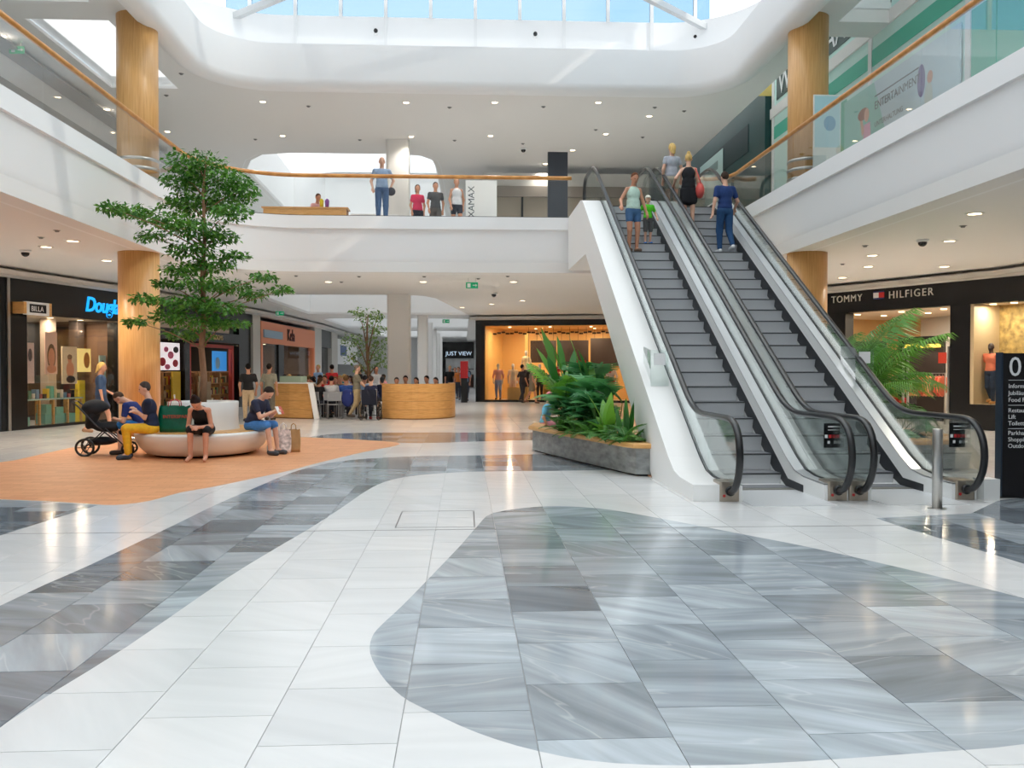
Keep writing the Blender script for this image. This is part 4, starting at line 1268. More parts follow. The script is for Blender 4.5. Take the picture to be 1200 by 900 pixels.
# ------------------------------------------------------------------ stone planter beside the escalator
STONE = mat('veined_grey_stone', (140, 142, 140), .3, var=.35, scale=5, stretch=(1, 1, 2.5))
def planter(P, name, label, wood_w=.28, h=.42):
    """P runs counter-clockwise; its outer edge is the wood rim"""
    t = empty(name, (P[0][0], P[0][1], 0), label=label, cat='planter')
    off = (-P[0][0], -P[0][1], 0)
    body = offset_path(P, -.07, True); inn = offset_path(P, -wood_w, True)
    def add(n, mb, m):
        o = mb.build(n, m, t); o.location = off; return o
    L = [0]
    n = len(body)
    for k in range(n):
        a, b = body[k], body[(k + 1) % n]
        ln = math.hypot(b[0] - a[0], b[1] - a[1])
        c = max(1, round(ln / .85))
        d = offset_path(body, -.05, True)
        a2, b2 = d[k], d[(k + 1) % n]
        for i in range(c):
            f0, f1 = i / c + .003, (i + 1) / c - .003
            lp = lambda p, q, f: (p[0] + (q[0] - p[0]) * f, p[1] + (q[1] - p[1]) * f)
            add('stone_panel', MB().prism([lp(a, b, f0), lp(a, b, f1), lp(a2, b2, f1), lp(a2, b2, f0)], .03, h), STONE)
    add('plinth', MB().prism(offset_path(body, -.04, True), 0, .05), BLACK)
    V, T = fill(P, [inn])
    rim = sweep(P, [(-wood_w, h), (0, h), (.01, h + .02), (.01, h + .055), (-.01, h + .075), (-wood_w, h + .075), (-wood_w, h)], True, smooth=False)
    add('wooden_rim', rim, WOODH)
    add('soil', MB().prism(inn, h - .05, h), SOIL)
    return t
PL = ccw(smooth_closed([(1.25, 17.3), (1.55, 16.2), (2.05, 14.5), (2.38, 13.4)], 3, False) + [(2.5, 13.12), (2.84, 13.05), (2.84, 18.6), (1.9, 18.6), (1.42, 18.2)])
planter(PL, 'stone_planter', 'low grey stone planter with wooden rim beside the white escalator side')
lobed = [leaf_lobed(.34, .23, .55, 1.35, .7, seed=1), leaf_lobed(.38, .25, .70, 1.2, .7, seed=2), leaf_lobed(.30, .21, .40, 1.0, .6, seed=3)]
nest = [leaf_lance(.72, .16, 1.35, .5), leaf_lance(.62, .15, 1.1, .9), leaf_lance(.55, .14, .8, 1.0)]
tall = [leaf_lance(.62, .13, 1.4, .5, LF_PALM, .8), frond(1.25, .30, 1.3, .9, 18, .045, LF_BRIGHT, .4, .2, 9), leaf_lance(.7, .11, 1.45, .35, LF_PALM, .95)]
fern = [frond(.6, .13, 1.0, 1.4, 16, .028, LF_FERN, .1, .1, 2), frond(.5, .12, .7, 1.2, 14, .028, LF_FERN, .1, .1, 3)]
snake = [leaf_lance(.62, .075, 1.5, .06, LF_SNAKE), leaf_lance(.5, .07, 1.42, .1, LF_SNAKE)]
zs = .44
plant('philodendron', 'dark split-leaf plant hanging over the rim at the narrow planter end', (1.88, 16.6, zs), lobed, 46, seed=1, tilt=(-.05, .6), jit=.16, sc=(.6, .95))
plant('philodendron', 'dark split-leaf plant massed below the tall banana-like leaves', (2.18, 15.9, zs), lobed, 58, sc=(.65, 1.15), seed=2, tilt=(-.1, .8), jit=.2, az=(-.2, PI + .2))
plant('philodendron', 'dark split-leaf plant behind the bright green nest fern', (2.38, 15.1, zs), lobed, 58, sc=(.65, 1.1), seed=3, tilt=(-.1, .8), jit=.2, az=(-.1, PI + .1))
plant('philodendron', 'dark split-leaf plant crowding against the white escalator cladding', (2.4, 17.0, zs), lobed, 50, sc=(.9, 1.5), seed=4, tilt=(.1, .8), jit=.2, az=(.3, PI + .6))
plant('banana_plant', 'tall broad-leaved plant rising highest out of the stone planter', (1.98, 16.9, zs), tall, 11, sc=(.95, 1.3), seed=6, tilt=(-.15, .2), az=(-.3, PI + .3))
plant('banana_plant', 'tall broad-leaved plant leaning at the escalator cladding', (2.35, 16.4, zs), tall, 5, sc=(.95, 1.2), seed=9, tilt=(-.1, .25), az=(0, PI))
plant('nest_fern', 'bright green nest fern with broad upright leaves in the stone planter', (2.33, 14.35, zs), nest, 13, sc=(.85, 1.15), seed=7, tilt=(-.15, .35))
plant('snake_plant', 'upright mottled sword-leaved plant beside the escalator cladding', (2.52, 13.9, zs), snake, 7, sc=(.9, 1.5), seed=8, tilt=(-.1, .1), jit=.07)
for k, (x, y, w) in enumerate(((2.42, 13.5, 'at the blunt planter end by the escalator'), (2.25, 13.95, 'in front of the sword-leaved plant'), (2.08, 14.55, 'in front of the bright nest fern'),
                               (1.93, 15.2, 'between nest fern and split-leaf plants'), (1.75, 15.85, 'under the split-leaf plants midway along the rim'), (2.56, 13.75, 'tucked between sword-leaved plant and white cladding'))):
    plant('fern', 'small arching fern ' + w, (x, y, zs), fern, 15, 'frond', sc=(.7, 1.05), seed=20 + k, tilt=(-.2, .3), group='ferns in the stone planter')

PR = ccw([(6.42, 14.0), (7.1, 13.45), (7.75, 13.6), (8.15, 14.6), (8.3, 16.2), (8.0, 17.6), (7.4, 18.2), (6.42, 18.2)])
planter(PR, 'wooden_seat_planter', 'wooden rimmed seat planter behind the escalators holding the palms', wood_w=.42)
palm = [frond(1.55, .50, 1.35, 1.7, 34, .024, LF_PALM, .2, .45, 4), frond(1.35, .46, 1.15, 2.0, 32, .024, LF_PALM, .2, .5, 5), frond(1.75, .5, 1.5, 1.3, 36, .024, LF_PALM, .2, .4, 6)]
plant('palm', 'arching palm in front of the dark clothes shop', (6.95, 15.7, zs), palm, 18, 'frond', sc=(1.1, 1.5), seed=31, az=(PI * .95, PI * 2.05), tilt=(-.15, .35), jit=.06)
plant('palm', 'bushy palm half behind the escalator glass', (7.0, 17.2, zs), palm, 15, 'frond', sc=(1.1, 1.45), seed=32, az=(PI * .95, PI * 2.05), tilt=(-.1, .35), jit=.06)
plant('philodendron', 'low split-leaf plant on the rim of the seat planter', (7.15, 14.35, zs), lobed, 15, sc=(.7, .95), seed=33, tilt=(-.7, .0))

# ------------------------------------------------------------------ people around the round bench and on the escalators
# the woman in black sits forward on the bench, forearms on her knees
J = pose('sit', lean=.75, nod=.35, fem=True, knee=.40, shank=.02, spread=.13, hands=(v3(.045, -.50, .60), v3(-.045, -.50, .60)))
person((-4.56, 16.02, 0), 0.0, 'woman in black tank top and shorts sitting bent forward on the bench', J, (22, 22, 26), 0, 'shorts', (24, 24, 28), None, 'warm', 'bun', (44, 30, 28), True, res=.012, detail=True)
# man with the yellow trousers, side on, arms folded
J = pose('sit', lean=.12, nod=.15, knee=.42, shank=-.03, spread=.11, hands=(v3(-.04, -.27, .86), v3(.04, -.25, .82)))
person((-5.55, 16.25, 0), -PI / 2 + .25, 'man in navy shirt and yellow trousers sitting at the bench end', J, (26, 34, 60), .6, 'trousers', (232, 176, 34), (50, 62, 76), 'light', 'short', (70, 62, 58), res=.012, detail=True)
J = pose('sit', lean=.65, nod=.45, knee=.42, shank=.0, spread=.12, hands=(v3(.06, -.52, .66), v3(-.06, -.52, .64)))
person((-5.95, 17.05, 0), -PI / 2 - .1, 'man in blue shirt and bright blue shorts leaning over the pushchair', J, (32, 52, 120), .6, 'shorts', (40, 120, 190), (60, 54, 52), 'light', 'short', (84, 64, 50), res=.014, detail=True)
J = pose('sit', lean=.42, nod=.45, knee=.42, shank=.06, spread=.12, hands=(v3(.05, -.50, .80), v3(-.05, -.50, .80)))
person((-3.98, 17.0, 0), PI / 2 - .35, 'man in navy tee and blue checked shorts reading on the bench', J, (44, 48, 72), .55, 'shorts', (74, 134, 202), (70, 72, 76), 'light', 'short', (50, 40, 36), res=.012, detail=True)
_c, _s = math.cos(PI / 2 - .35), math.sin(PI / 2 - .35)
def near_man(x, y, z): return (-3.98 + _c * x - _s * y, 17.0 + _s * x + _c * y, z)
b = MB(); b.box(-.10, .0, -.004, .004, -.08, .08); b.box(.0, .10, -.004, .004, -.08, .08, 1)
o = b.build('booklet', [mat('paper', (240, 240, 238), .6), mat('cover_red', (206, 96, 80), .5)], label='folded white and red leaflet held by the man reading', cat='booklet')
o.location = near_man(0, -.60, .83); o.rotation_euler = (-.5, 0, PI / 2 - .35)
# shopping bags
def carrier(loc, rz, w, d, h, m, label, hm, slump=.0, text=None, name='shopping_bag'):
    t = empty(name, loc, rz, label=label, cat='bag')
    mb = MB(); n = 8
    for i in range(n):
        pass
    rows = 7; vs = []; per = []
    for r_ in range(rows):
        f = r_ / (rows - 1); z = h * f
        ww, dd = w * (1 + .10 * math.sin(PI * f) + slump * f), d * (1 - .35 * f)
        for k in range(20):
            a = 2 * PI * k / 20
            cx = math.copysign(abs(math.cos(a)) ** .4, math.cos(a)); cy = math.copysign(abs(math.sin(a)) ** .4, math.sin(a))
            wob = .02 * math.sin(5 * a + 3 * f) * f
            vs.append((ww / 2 * cx, dd / 2 * cy + wob, z + .02 * math.sin(3 * a) * (f > .9)))
    fs = [(r_ * 20 + k, r_ * 20 + (k + 1) % 20, (r_ + 1) * 20 + (k + 1) % 20, (r_ + 1) * 20 + k) for r_ in range(rows - 1) for k in range(20)] + [tuple(range(19, -1, -1))]
    mb.add(vs, fs, 0, True)
    body = mb.build('bag_body', m, t)
    for s in (-1, 1):
        MB().tube([(-w * .2, s * d * .3, h), (-w * .17, s * d * .3, h + .09), (0, s * d * .28, h + .13), (w * .17, s * d * .3, h + .09), (w * .2, s * d * .3, h)], .008, 6).build('handle', hm, t)
    if text: put_text('lettering', text, t, (-w * .36, -d * .55, h * .55), 0, w * .17, mat('bag_print', (200, 60, 48), .5), .006)
    return t
BAGG = mat('green_plastic', (0, 92, 66), .28, var=.2, scale=9, bump=.5)
carrier((-5.20, 16.42, .462), .1, .50, .26, .46, BAGG, 'big glossy green shopping bag standing on the bench', mat('handle_red', (190, 40, 60), .5), .06, 'INTERSPAR')
mm = mat('printed_plastic', (222, 210, 206), .35, var=.55, scale=14)
carrier((-3.42, 17.16, 0), .3, .26, .2, .44, mm, 'colourful printed plastic bag on the floor by the reading man', SWHITE)
carrier((-3.28, 17.42, 0), .2, .24, .16, .42, mat('brown_paper', (186, 148, 100), .8, var=.1), 'plain brown paper bag on the floor behind the printed bag', mat('paper_cord', (150, 116, 80), .8))
def bottle(loc, label):
    t = empty('bottle', loc, label=label, cat='bottle')
    MB().lathe([(.035, 0), (.04, .02), (.04, .15), (.015, .2), (.015, .22)], 14).build('body', mat('bottle_plastic', (206, 214, 220), .2), t)
    MB().lathe([(.018, .22), (.018, .245)], 12).build('cap', RED, t)
bottle((-3.66, 17.02, 0), 'small clear bottle on the floor beside the printed bag')

def wheel(mb_r, w, m, parent, loc, rot=(0, 0, 0), spokes=6):
    o = MB().tube([(0, mb_r * math.cos(2 * PI * k / 20), mb_r * math.sin(2 * PI * k / 20)) for k in range(20)], w, 6, closed=True)
    for k in range(spokes):
        a = 2 * PI * k / spokes
        o.bar((0, 0, 0), (0, mb_r * math.cos(a), mb_r * math.sin(a)), .012, .012)
    o.lathe([(.02, -.03), (.03, 0), (.02, .03)], 8)
    w_ = o.build('wheel', m, parent); w_.location = loc; w_.rotation_euler = rot
    return w_
def pushchair():
    t = empty('pushchair', (-6.66, 17.0, 0), PI / 2 + .2, label='black pushchair parked in front of the man in blue', cat='pushchair')
    fm = mat('pushchair_frame', (60, 62, 66), .35, .6); fab = mat('black_fabric', (26, 27, 32), .85, var=.15, scale=14, bump=.3)
    for s in (-1, 1):
        wheel(.15, .022, RUBBER, t, (s * .26, .30, .16)); wheel(.10, .02, RUBBER, t, (s * .22, -.42, .11))
        MB().tube([(s * .24, .30, .16), (s * .24, -.05, .5), (s * .22, -.42, .12)], .014, 6).build('frame_tube', fm, t)
        MB().tube([(s * .24, -.25, .25), (s * .24, .1, .55), (s * .24, .42, .92), (s * .24, .52, 1.0)], .014, 6).build('push_bar', fm, t)
    MB().tube([(-.24, .52, 1.0), (.24, .52, 1.0)], .018, 6).build('handle', RUBBER, t)
    skin_obj('seat', [('e', (0, -.05, .52), (.23, .26, .10)), ('e', (0, .20, .72), (.23, .10, .26), .4), ('c', (-.1, -.3, .42), (.1, -.3, .42), .06, .06)], .03, fab, t, .05)
    skin_obj('canopy', [('e', (0, .16, .86), (.25, .24, .17))], .025, fab, t, .03, cuts=[((0, 0, .82), (0, -.5, -.87))])
    skin_obj('basket', [('e', (0, .05, .26), (.2, .26, .08))], .03, fab, t, .03)
pushchair()

# on the escalators
def esc_y(k): return 14.5 + .4 * k, 1.55 + .231 * k
y, z = esc_y(11)
J = pose('stand', nod=.4, fem=True, hands=(v3(.32, -.12, .72), v3(-.36, -.18, .98)))
person((3.62, y + .2, z), .25, 'woman in pale green top and denim shorts riding down the escalator', J, (196, 222, 208), 0, 'hotpants', (70, 108, 150), (120, 96, 80), 'tan', 'short', (110, 66, 42), True, .97, res=.014, detail=True)
y, z = esc_y(12)
J = pose('stand', nod=.05, hands=(v3(.30, -.16, .95), v3(-.34, -.05, .95)))
person((4.02, y + .2, z), 0.1, 'small child in lime green shirt and grey shorts on the escalator', J, (88, 208, 38), .6, 'shorts', (84, 84, 84), (64, 130, 200), 'light', 'cap', (232, 226, 210), False, .60, res=.016, detail=True, child=True)
y, z = esc_y(11)
J = pose('stand', nod=.1, stride=.12, hands=(v3(.30, .02, .80), v3(-.34, -.25, 1.0)))
person((5.62, y + .22, z), PI + .15, 'man in dark blue tee and jeans riding up the escalator', J, (30, 58, 112), .6, 'trousers', (34, 74, 118), (226, 228, 230), 'light', 'short', (62, 48, 40), False, 1.0, res=.014, detail=True)
y, z = esc_y(14)
J = pose('stand', fem=True, hands=(v3(.34, -.10, 1.05), v3(-.25, -.2, .9)))
pw = person((5.12, y + .2, z), PI - .2, 'blonde woman in black dress riding up with a coral bag', J, (24, 24, 30), 0, 'dress', (24, 24, 30), (90, 70, 60), 'light', 'bun', (222, 186, 120), True, .98, res=.016, detail=True)
t = empty('shoulder_bag', (5.36, y + .12, z + .72), label='soft coral red bag slung from the shoulder of the woman in black', cat='bag')
skin_obj('bag_body', [('e', (0, 0, .14), (.10, .17, .17)), ('e', (0, 0, .24), (.06, .14, .1))], .02, mat('coral_leather', (222, 92, 84), .5, var=.1), t)
MB().tube([(0, -.12, .28), (-.06, -.06, .5), (-.10, 0, .66), (-.06, .06, .5), (0, .12, .28)], .014, 6).build('strap', mat('coral_leather', (222, 92, 84), .5), t)
y, z = esc_y(16)
J = pose('stand', fem=True, hands=(None, v3(-.3, -.2, .95)))
person((4.98, y + .45, z), PI + .1, 'woman with long blonde hair and grey top at the escalator head', J, (176, 180, 190), .4, 'hotpants', (190, 180, 160), (120, 100, 84), 'light', 'long', (226, 190, 120), True, 1.0, res=.016, detail=True)

# walking past the perfume shop
J = pose('stand', stride=.42, fem=True, nod=.15, hands=(v3(.10, -.22, 1.0), v3(-.20, -.05, .85)))
person((-8.85, 22.35, 0), PI / 2 + .3, 'blonde woman in short denim dress walking past the shop window', J, (52, 76, 110), .9, 'dress', (48, 60, 84), (150, 110, 80), 'tan', 'long', (222, 186, 110), True, 1.0, res=.016, detail=True)
# child behind the stone planter
J = pose('sit', lean=.2, seat=.50, fem=True)
person((1.62, 18.05, 0), 1.2, 'child in light blue shirt sitting on the far planter rim', J, (120, 200, 232), .6, 'shorts', (230, 150, 160), (90, 160, 210), 'light', 'cap', (240, 150, 160), True, .8, res=.02)

# upper balcony
Zf = 5.5
J = pose('stand', nod=.1, hands=(v3(.22, .12, .95), v3(-.24, -.10, .92)))
person((-2.22, 24.5, Zf), .15, 'grey haired man in light blue shirt and jeans standing at the railing', J, (150, 172, 200), .6, 'trousers', (70, 100, 140), (60, 56, 54), 'light', 'bald', (200, 190, 180), False, 1.04, res=.018, detail=True)
t = empty('shoulder_bag', (-1.98, 24.62, Zf + .82), label='small dark shoulder bag at the hip of the man by the railing', cat='bag')
skin_obj('bag_body', [('e', (0, 0, .1), (.12, .05, .12))], .02, mat('dark_leather', (58, 58, 66), .6), t)
for x, yy, lab, c, bt, bc, hr, hc, fm_ in ((-1.42, 27.6, 'woman in raspberry red top walking along the balcony', (214, 48, 92), 'hotpants', (40, 44, 60), 'long', (50, 36, 34), True),
                                      (-.86, 27.2, 'dark haired person in charcoal tee walking along the balcony', (74, 76, 80), 'shorts', (90, 86, 84), 'short', (50, 44, 42), False),
                                      (-.22, 26.6, 'person in sleeveless white top and dark shorts on the balcony', (226, 226, 230), 'hotpants', (48, 52, 66), 'tail', (190, 150, 100), True)):
    J = pose('stand', stride=.25, fem=fm_, nod=.05)
    person((x, yy, Zf), .25, lab, J, c, .5 if c[0] < 220 else 0, bt, bc, (70, 64, 60), 'tan', hr, hc, fm_, .98, res=.022)
J = pose('sit', lean=.35, fem=True, hands=(v3(.1, -.35, .78), v3(-.1, -.35, .78)))
person((-4.75, 28.95, Zf + .3), .6, 'person in pale pink shirt sitting behind the upper wooden counter', J, (236, 190, 196), .6, 'trousers', (90, 86, 90), (60, 60, 60), 'tan', 'short', (96, 60, 44), True, 1.0, res=.022)

# ------------------------------------------------------------------ shopfronts
class Front:
    """a shopfront line from P0 to P1; d counts into the shop"""
    def __init__(s, P0, P1, side):
        s.p = np.array(P0, float); q = np.array(P1, float) - s.p
        s.L = float(np.hypot(*q)); s.u = q / s.L
        s.n = np.array((-s.u[1], s.u[0])) * side
        s.a = math.atan2(s.u[1], s.u[0])
    def pt(s, u, d, z=0.0):
        q = s.p + s.u * u + s.n * d
        return (float(q[0]), float(q[1]), z)
    def quad(s, u0, u1, d0, d1):
        q = [s.pt(u0, d0)[:2], s.pt(u1, d0)[:2], s.pt(u1, d1)[:2], s.pt(u0, d1)[:2]]
        return ccw(q)
    def box(s, mb, u0, u1, d0, d1, z0, z1, mi=0):
        return mb.prism(s.quad(u0, u1, d0, d1), z0, z1, mi)
def area(parent, loc, sx, sy, power, col, rot=(0, 0, 0), name='lamp_light', spread=PI):
    l = bpy.data.lights.new(name, 'AREA'); l.shape = 'RECTANGLE'; l.size = sx; l.size_y = sy; l.energy = power; l.color = col; l.spread = spread
    o = bpy.data.objects.new(name, l); o.location = loc; o.rotation_euler = rot
    link(o, parent); return o
class Shop:
    def __init__(s, f, name, label, cat='shop'):
        s.f = f; s.t = empty(name, f.pt(0, 0), label=label, cat=cat)
        s.off = tuple(-c for c in f.pt(0, 0))
    def part(s, n, m, *boxes):
        for b in boxes:
            mb = MB(); s.f.box(mb, *b)
            o = mb.build(n, m, s.t); o.location = s.off
        return o
    def text(s, body, u, d, z, size, m, rev=False, **kw):
        p = s.f.pt(u, d, z)
        o = put_text('lettering', body, s.t, (p[0] + s.off[0], p[1] + s.off[1], z), s.f.a + (PI if rev else 0), size, m, **kw)
        return o
    def shell(s, u0, u1, dep, h, wallm, ceilm, floor=None):
        s.part('back_wall', wallm, (u0, u1, dep, dep + .1, 0, h))
        s.part('side_wall', wallm, (u0 - .1, u0, .1, dep, 0, h))
        s.part('side_wall', wallm, (u1, u1 + .1, .1, dep, 0, h))
        s.part('shop_ceiling', ceilm, (u0, u1, .1, dep, h, h + .08))
    def light(s, u, d, z, su, sd_, power, col):
        p = s.f.pt(u, d, z)
        fx = s.part('ceiling_lamp', emis('shop_lamp', (255, 224, 180), 3.0), (u - .06, u + .06, d - .06, d + .06, z - .005, z + .03))
        return area(s.t, (p[0] + s.off[0], p[1] + s.off[1], z - .02), .12, .12, power, col, (0, 0, s.f.a))
def thing_box(f, name, label, cat, m, u0, u1, d0, d1, z0, z1, group=None):
    c = f.pt((u0 + u1) / 2, (d0 + d1) / 2, z0)
    mb = MB(); mb.prism([(p[0] - c[0], p[1] - c[1]) for p in f.quad(u0, u1, d0, d1)], 0, z1 - z0)
    o = mb.build(name, m, label=label, cat=cat, group=group); o.location = c
    return o
WARMW = mat('warm_shop_wall', (206, 170, 122), .6)
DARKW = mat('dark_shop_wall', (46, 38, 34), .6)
SHOPC = mat('shop_ceiling_paint', (230, 214, 190), .6)
TEAL = mat('teal_carton', (126, 196, 176), .5)
WARM = (1.0, .82, .60)

# --- the perfume shop
FL = Front((-11.8, 23), (-10.6, 28), 1)
s = Shop(FL, 'perfume_shopfront', 'black shopfront with blue script lettering behind the wooden column')
s.part('fascia', BLACK, (.66, 5.4, -.02, .28, 3.05, 3.93))
s.part('pier', BLACK, (.66, 1.3, 0, .3, 0, 3.05))
s.part('steel_post', STEEL, (.56, .66, -.04, .3, 0, 3.93))
s.part('sill', BLACK, (1.3, 5.4, 0, .2, 0, .07))
for a in (1.3, 2.35, 3.4, 4.45):
    s.part('glass_pane', SHOPGLASS, (a + .01, a + 1.04, .04, .055, .07, 3.05))
s.text('Douglas', 3.62, -.03, 3.27, .60, mat('blue_neon', (20, 150, 226), .4, emit=((20, 150, 226), 1.1)), shear=.22, bold=.012, depth=.02, space=.92)
s.shell(.7, 5.2, 4.0, 3.05, mat('brown_shop_wall', (112, 84, 64), .6), SHOPC)
for u in (1.9, 3.1, 4.4):
    s.light(u, .7, 3.04, .4, .4, 24, WARM)
    if u > 4: s.light(u, 3.2, 3.04, .6, .6, 14, WARM)
s.part('dark_pillar', mat('pillar_brown', (66, 56, 52), .6), (4.55, 4.85, .9, 1.2, 0, 3.05), (2.6, 3.2, 1.5, 1.7, 0, 2.9))
s.part('pale_pillar', mat('pillar_pale', (196, 178, 160), .6), (3.25, 3.6, .9, 1.15, 0, 3.05))
# hanging sign box of the neighbour
t = Shop(FL, 'hanging_sign', 'small white box sign with a wooden edge beside the black shop pier', 'sign')
t.part('sign_box', SWHITE, (.86, 1.72, -.34, -.24, 3.0, 3.34)); t.part('edge', WOODH, (.76, .86, -.35, -.02, 3.02, 3.32), (1.72, 1.82, -.34, -.24, 3.0, 3.34))
t.part('name_plate', BLACK, (.98, 1.60, -.345, -.34, 3.06, 3.28))
t.text('BILLA', 1.03, -.348, 3.10, .19, SWHITE, depth=.003)
s2 = Shop(FL, 'grocery_shopfront', 'dark glazed shopfront edge next to the steel post')
s2.part('fascia', DARKMETAL, (-1.4, .55, 0, .25, 3.1, 3.93)); s2.part('frame', DARKMETAL, (-1.4, -1.2, 0, .2, 0, 3.1), (.35, .55, 0, .2, 0, 3.1))
s2.part('glass_pane', SHOPGLASS, (-1.2, .35, .05, .06, 0, 3.1)); s2.part('back_wall', mat('olive_wall', (120, 118, 84), .6), (-1.4, .6, 2.0, 2.1, 0, 3.1))
# window display
def poster(f, u0, u1, d, z0, z1, base, label, figure=None, face=None, name='poster', group=None):
    c = f.pt((u0 + u1) / 2, d, z0)
    t = empty(name, c, f.a, label=label, cat='poster', group=group)
    h, w = z1 - z0, u1 - u0
    sg = -1 if f.n @ np.array((-f.u[1], f.u[0])) > 0 else 1   # printed side towards the mall
    MB().box(-w / 2, w / 2, -.015, .015, 0, h).build('board', base, t)
    if figure:
        for q_, (cx, cz, rx, rz, m) in enumerate(figure):
            mb = MB(); k = 18; e_ = .002 * q_
            P = [(cx * w + rx * w * math.cos(2 * PI * i / k), cz * h + rz * h * math.sin(2 * PI * i / k)) for i in range(k)]
            mb.add([(x, sg * (.019 + e_), z) for x, z in P], [tuple(range(k)) if sg < 0 else tuple(range(k - 1, -1, -1))])
            mb.add([(x, sg * (.018 + e_), z) for x, z in P], [tuple(range(k))])
            mb.build('print', m, t)
    return t
PK = mat('print_pink', (228, 190, 176), .5); PSK = mat('print_skin', (208, 138, 112), .5); PHR = mat('print_hair', (84, 52, 40), .5); PDK = mat('print_dark', (54, 44, 44), .5); PCR = mat('print_cream', (232, 214, 186), .5); PYE = mat('print_gold', (240, 214, 130), .5, emit=((240, 210, 130), .5))
poster(FL, 2.42, 2.90, .35, 1.45, 2.62, PK, 'tall pink poster of a smiling face hanging in the perfume window', [(0, .42, .36, .30, PHR), (0, .40, .28, .22, PSK), (0, .12, .4, .1, PSK)])
poster(FL, 3.30, 3.95, .5, 1.16, 2.24, PCR, 'cream poster of a seated figure in the perfume window', [(0, .66, .14, .10, PSK), (0, .72, .16, .07, PHR), (.02, .38, .26, .22, PSK), (.05, .12, .3, .1, PDK)])
poster(FL, 4.05, 4.75, .62, 1.5, 2.2, PYE, 'glowing yellow panel with a brown blot in the perfume shop', [(.22, .5, .2, .34, mat('print_amber', (196, 120, 50), .5))])
poster(FL, 1.72, 1.98, .35, 1.2, 2.3, PK, 'narrow pink poster next to the black shop pier', [(-.1, .7, .3, .16, PHR)])
poster(FL, 4.85, 5.15, .4, .9, 2.0, mat('print_teal', (190, 214, 204), .5), 'pale portrait panel beside the wooden column', [(0, .62, .3, .2, PSK), (0, .76, .32, .1, PHR)])
tb = Shop(FL, 'display_table', 'long glass topped display table in the perfume window', 'table')
tb.part('table_top', mat('table_glass', (170, 190, 178), .2), (1.35, 3.75, .15, .75, .74, .78))
for u in (1.4, 1.95, 2.5, 3.1, 3.68): tb.part('leg', WOODH, (u, u + .05, .16, .22, 0, .74), (u, u + .05, .68, .74, 0, .74))
rr = random.Random(11)
pal = [(104, 178, 156), (210, 196, 150), (70, 120, 96), (222, 206, 190), (120, 160, 190), (190, 96, 90), (40, 40, 44), (226, 188, 60)]
for k in range(16):
    u = 1.42 + k * .145; c = pal[k % 8]; h = rr.uniform(.10, .34)
    dsc = {(104, 178, 156): 'mint', (210, 196, 150): 'sand', (70, 120, 96): 'dark green', (222, 206, 190): 'cream', (120, 160, 190): 'pale blue', (190, 96, 90): 'rose', (40, 40, 44): 'black', (226, 188, 60): 'yellow'}[c]
    o = thing_box(FL, 'gift_box', dsc + ' carton standing on the perfume display table', 'box', mat('carton_' + dsc.replace(' ', '_'), c, .5), u, u + rr.uniform(.08, .13), .3, .45, .78, .78 + h, 'cartons on the perfume display table')
for k, (u, w, h, z) in enumerate(((1.45, .3, .22, 0), (2.35, .34, .3, 0), (2.4, .26, .24, .3), (2.75, .4, .25, 0), (3.2, .4, .25, 0), (2.8, .3, .2, .25))):
    thing_box(FL, 'storage_box', 'mint green box stacked under the perfume display table', 'box', TEAL, u, u + w, .3, .6, z + .07 if z == 0 else z + .07, z + .07 + h, 'mint boxes under the display table')
thing_box(FL, 'round_display', 'yellow pedestal display inside the perfume shop', 'display', mat('display_yellow', (226, 200, 60), .5), 4.35, 4.6, .7, .85, 0, 1.25)

# --- the gift shop with crates
F2 = Front((-10.6, 28), (-9.0, 40), 1)
s = Shop(F2, 'gift_shopfront', 'black shopfront full of crates and screens behind the tree')
s.part('fascia', BLACK, (.0, 9.9, 0, .3, 2.62, 3.0)); s.part('upper_panel', mat('panel_beige', (196, 178, 158), .6), (0, 8.8, .02, .3, 3.0, 3.45)); s.part('fascia', DARKMETAL, (0, 11.2, 0, .3, 3.45, 3.93))
s.part('pier', BLACK, (0, .3, 0, .3, 0, 2.62), (4.7, 5.1, 0, .3, 0, 2.62), (9.9, 11.2, .05, .3, 0, 3.45))
s.part('end_pier', mat('pier_stone', (206, 200, 192), .6), (11.2, 12.1, -.05, .3, 0, 3.93))
s.text('FOOD ROOMS', 6.3, -.01, 2.72, .27, mat('gold_letters', (220, 190, 130), .4, .3), depth=.01)
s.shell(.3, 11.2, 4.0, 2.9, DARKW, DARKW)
for u in (3.0, 6.3, 8.6): s.light(u, 1.6, 2.88, .8, .8, 30, WARM)
poster(F2, 2.75, 4.5, .12, 1.55, 2.5, mat('screen_white', (236, 228, 232), .4, emit=((236, 228, 232), .5)), 'bright screen of red and pink petals in the crate shop',
       [(-.25, .3, .14, .16, mat('petal_red', (206, 40, 60), .5)), (.1, .55, .13, .14, mat('petal_pink', (232, 110, 150), .5)), (.3, .25, .12, .14, mat('petal_red', (206, 40, 60), .5)), (-.1, .75, .1, .1, mat('petal_pink', (232, 110, 150), .5)), (.32, .75, .12, .12, PDK), (-.05, .12, .12, .1, mat('petal_pink', (232, 110, 150), .5))], name='display_screen')
poster(F2, 8.0, 9.4, .4, 1.5, 2.3, mat('screen_blue', (40, 130, 200), .4, emit=((40, 130, 200), .5)), 'blue lit screen in the crate shop', [(-.15, .4, .16, .3, mat('screen_pale', (150, 190, 216), .5))], name='display_screen')
t = Shop(F2, 'red_portal', 'red framed doorway of the crate shop', 'frame'); t.part('frame', mat('portal_red', (190, 70, 60), .5), (5.45, 5.65, .2, .35, 0, 2.55), (9.5, 9.7, .2, .35, 0, 2.55), (5.45, 9.7, .2, .35, 2.42, 2.55))
CR = wood_mat('crate_wood', (150, 110, 70), (190, 146, 100), rough=.7)
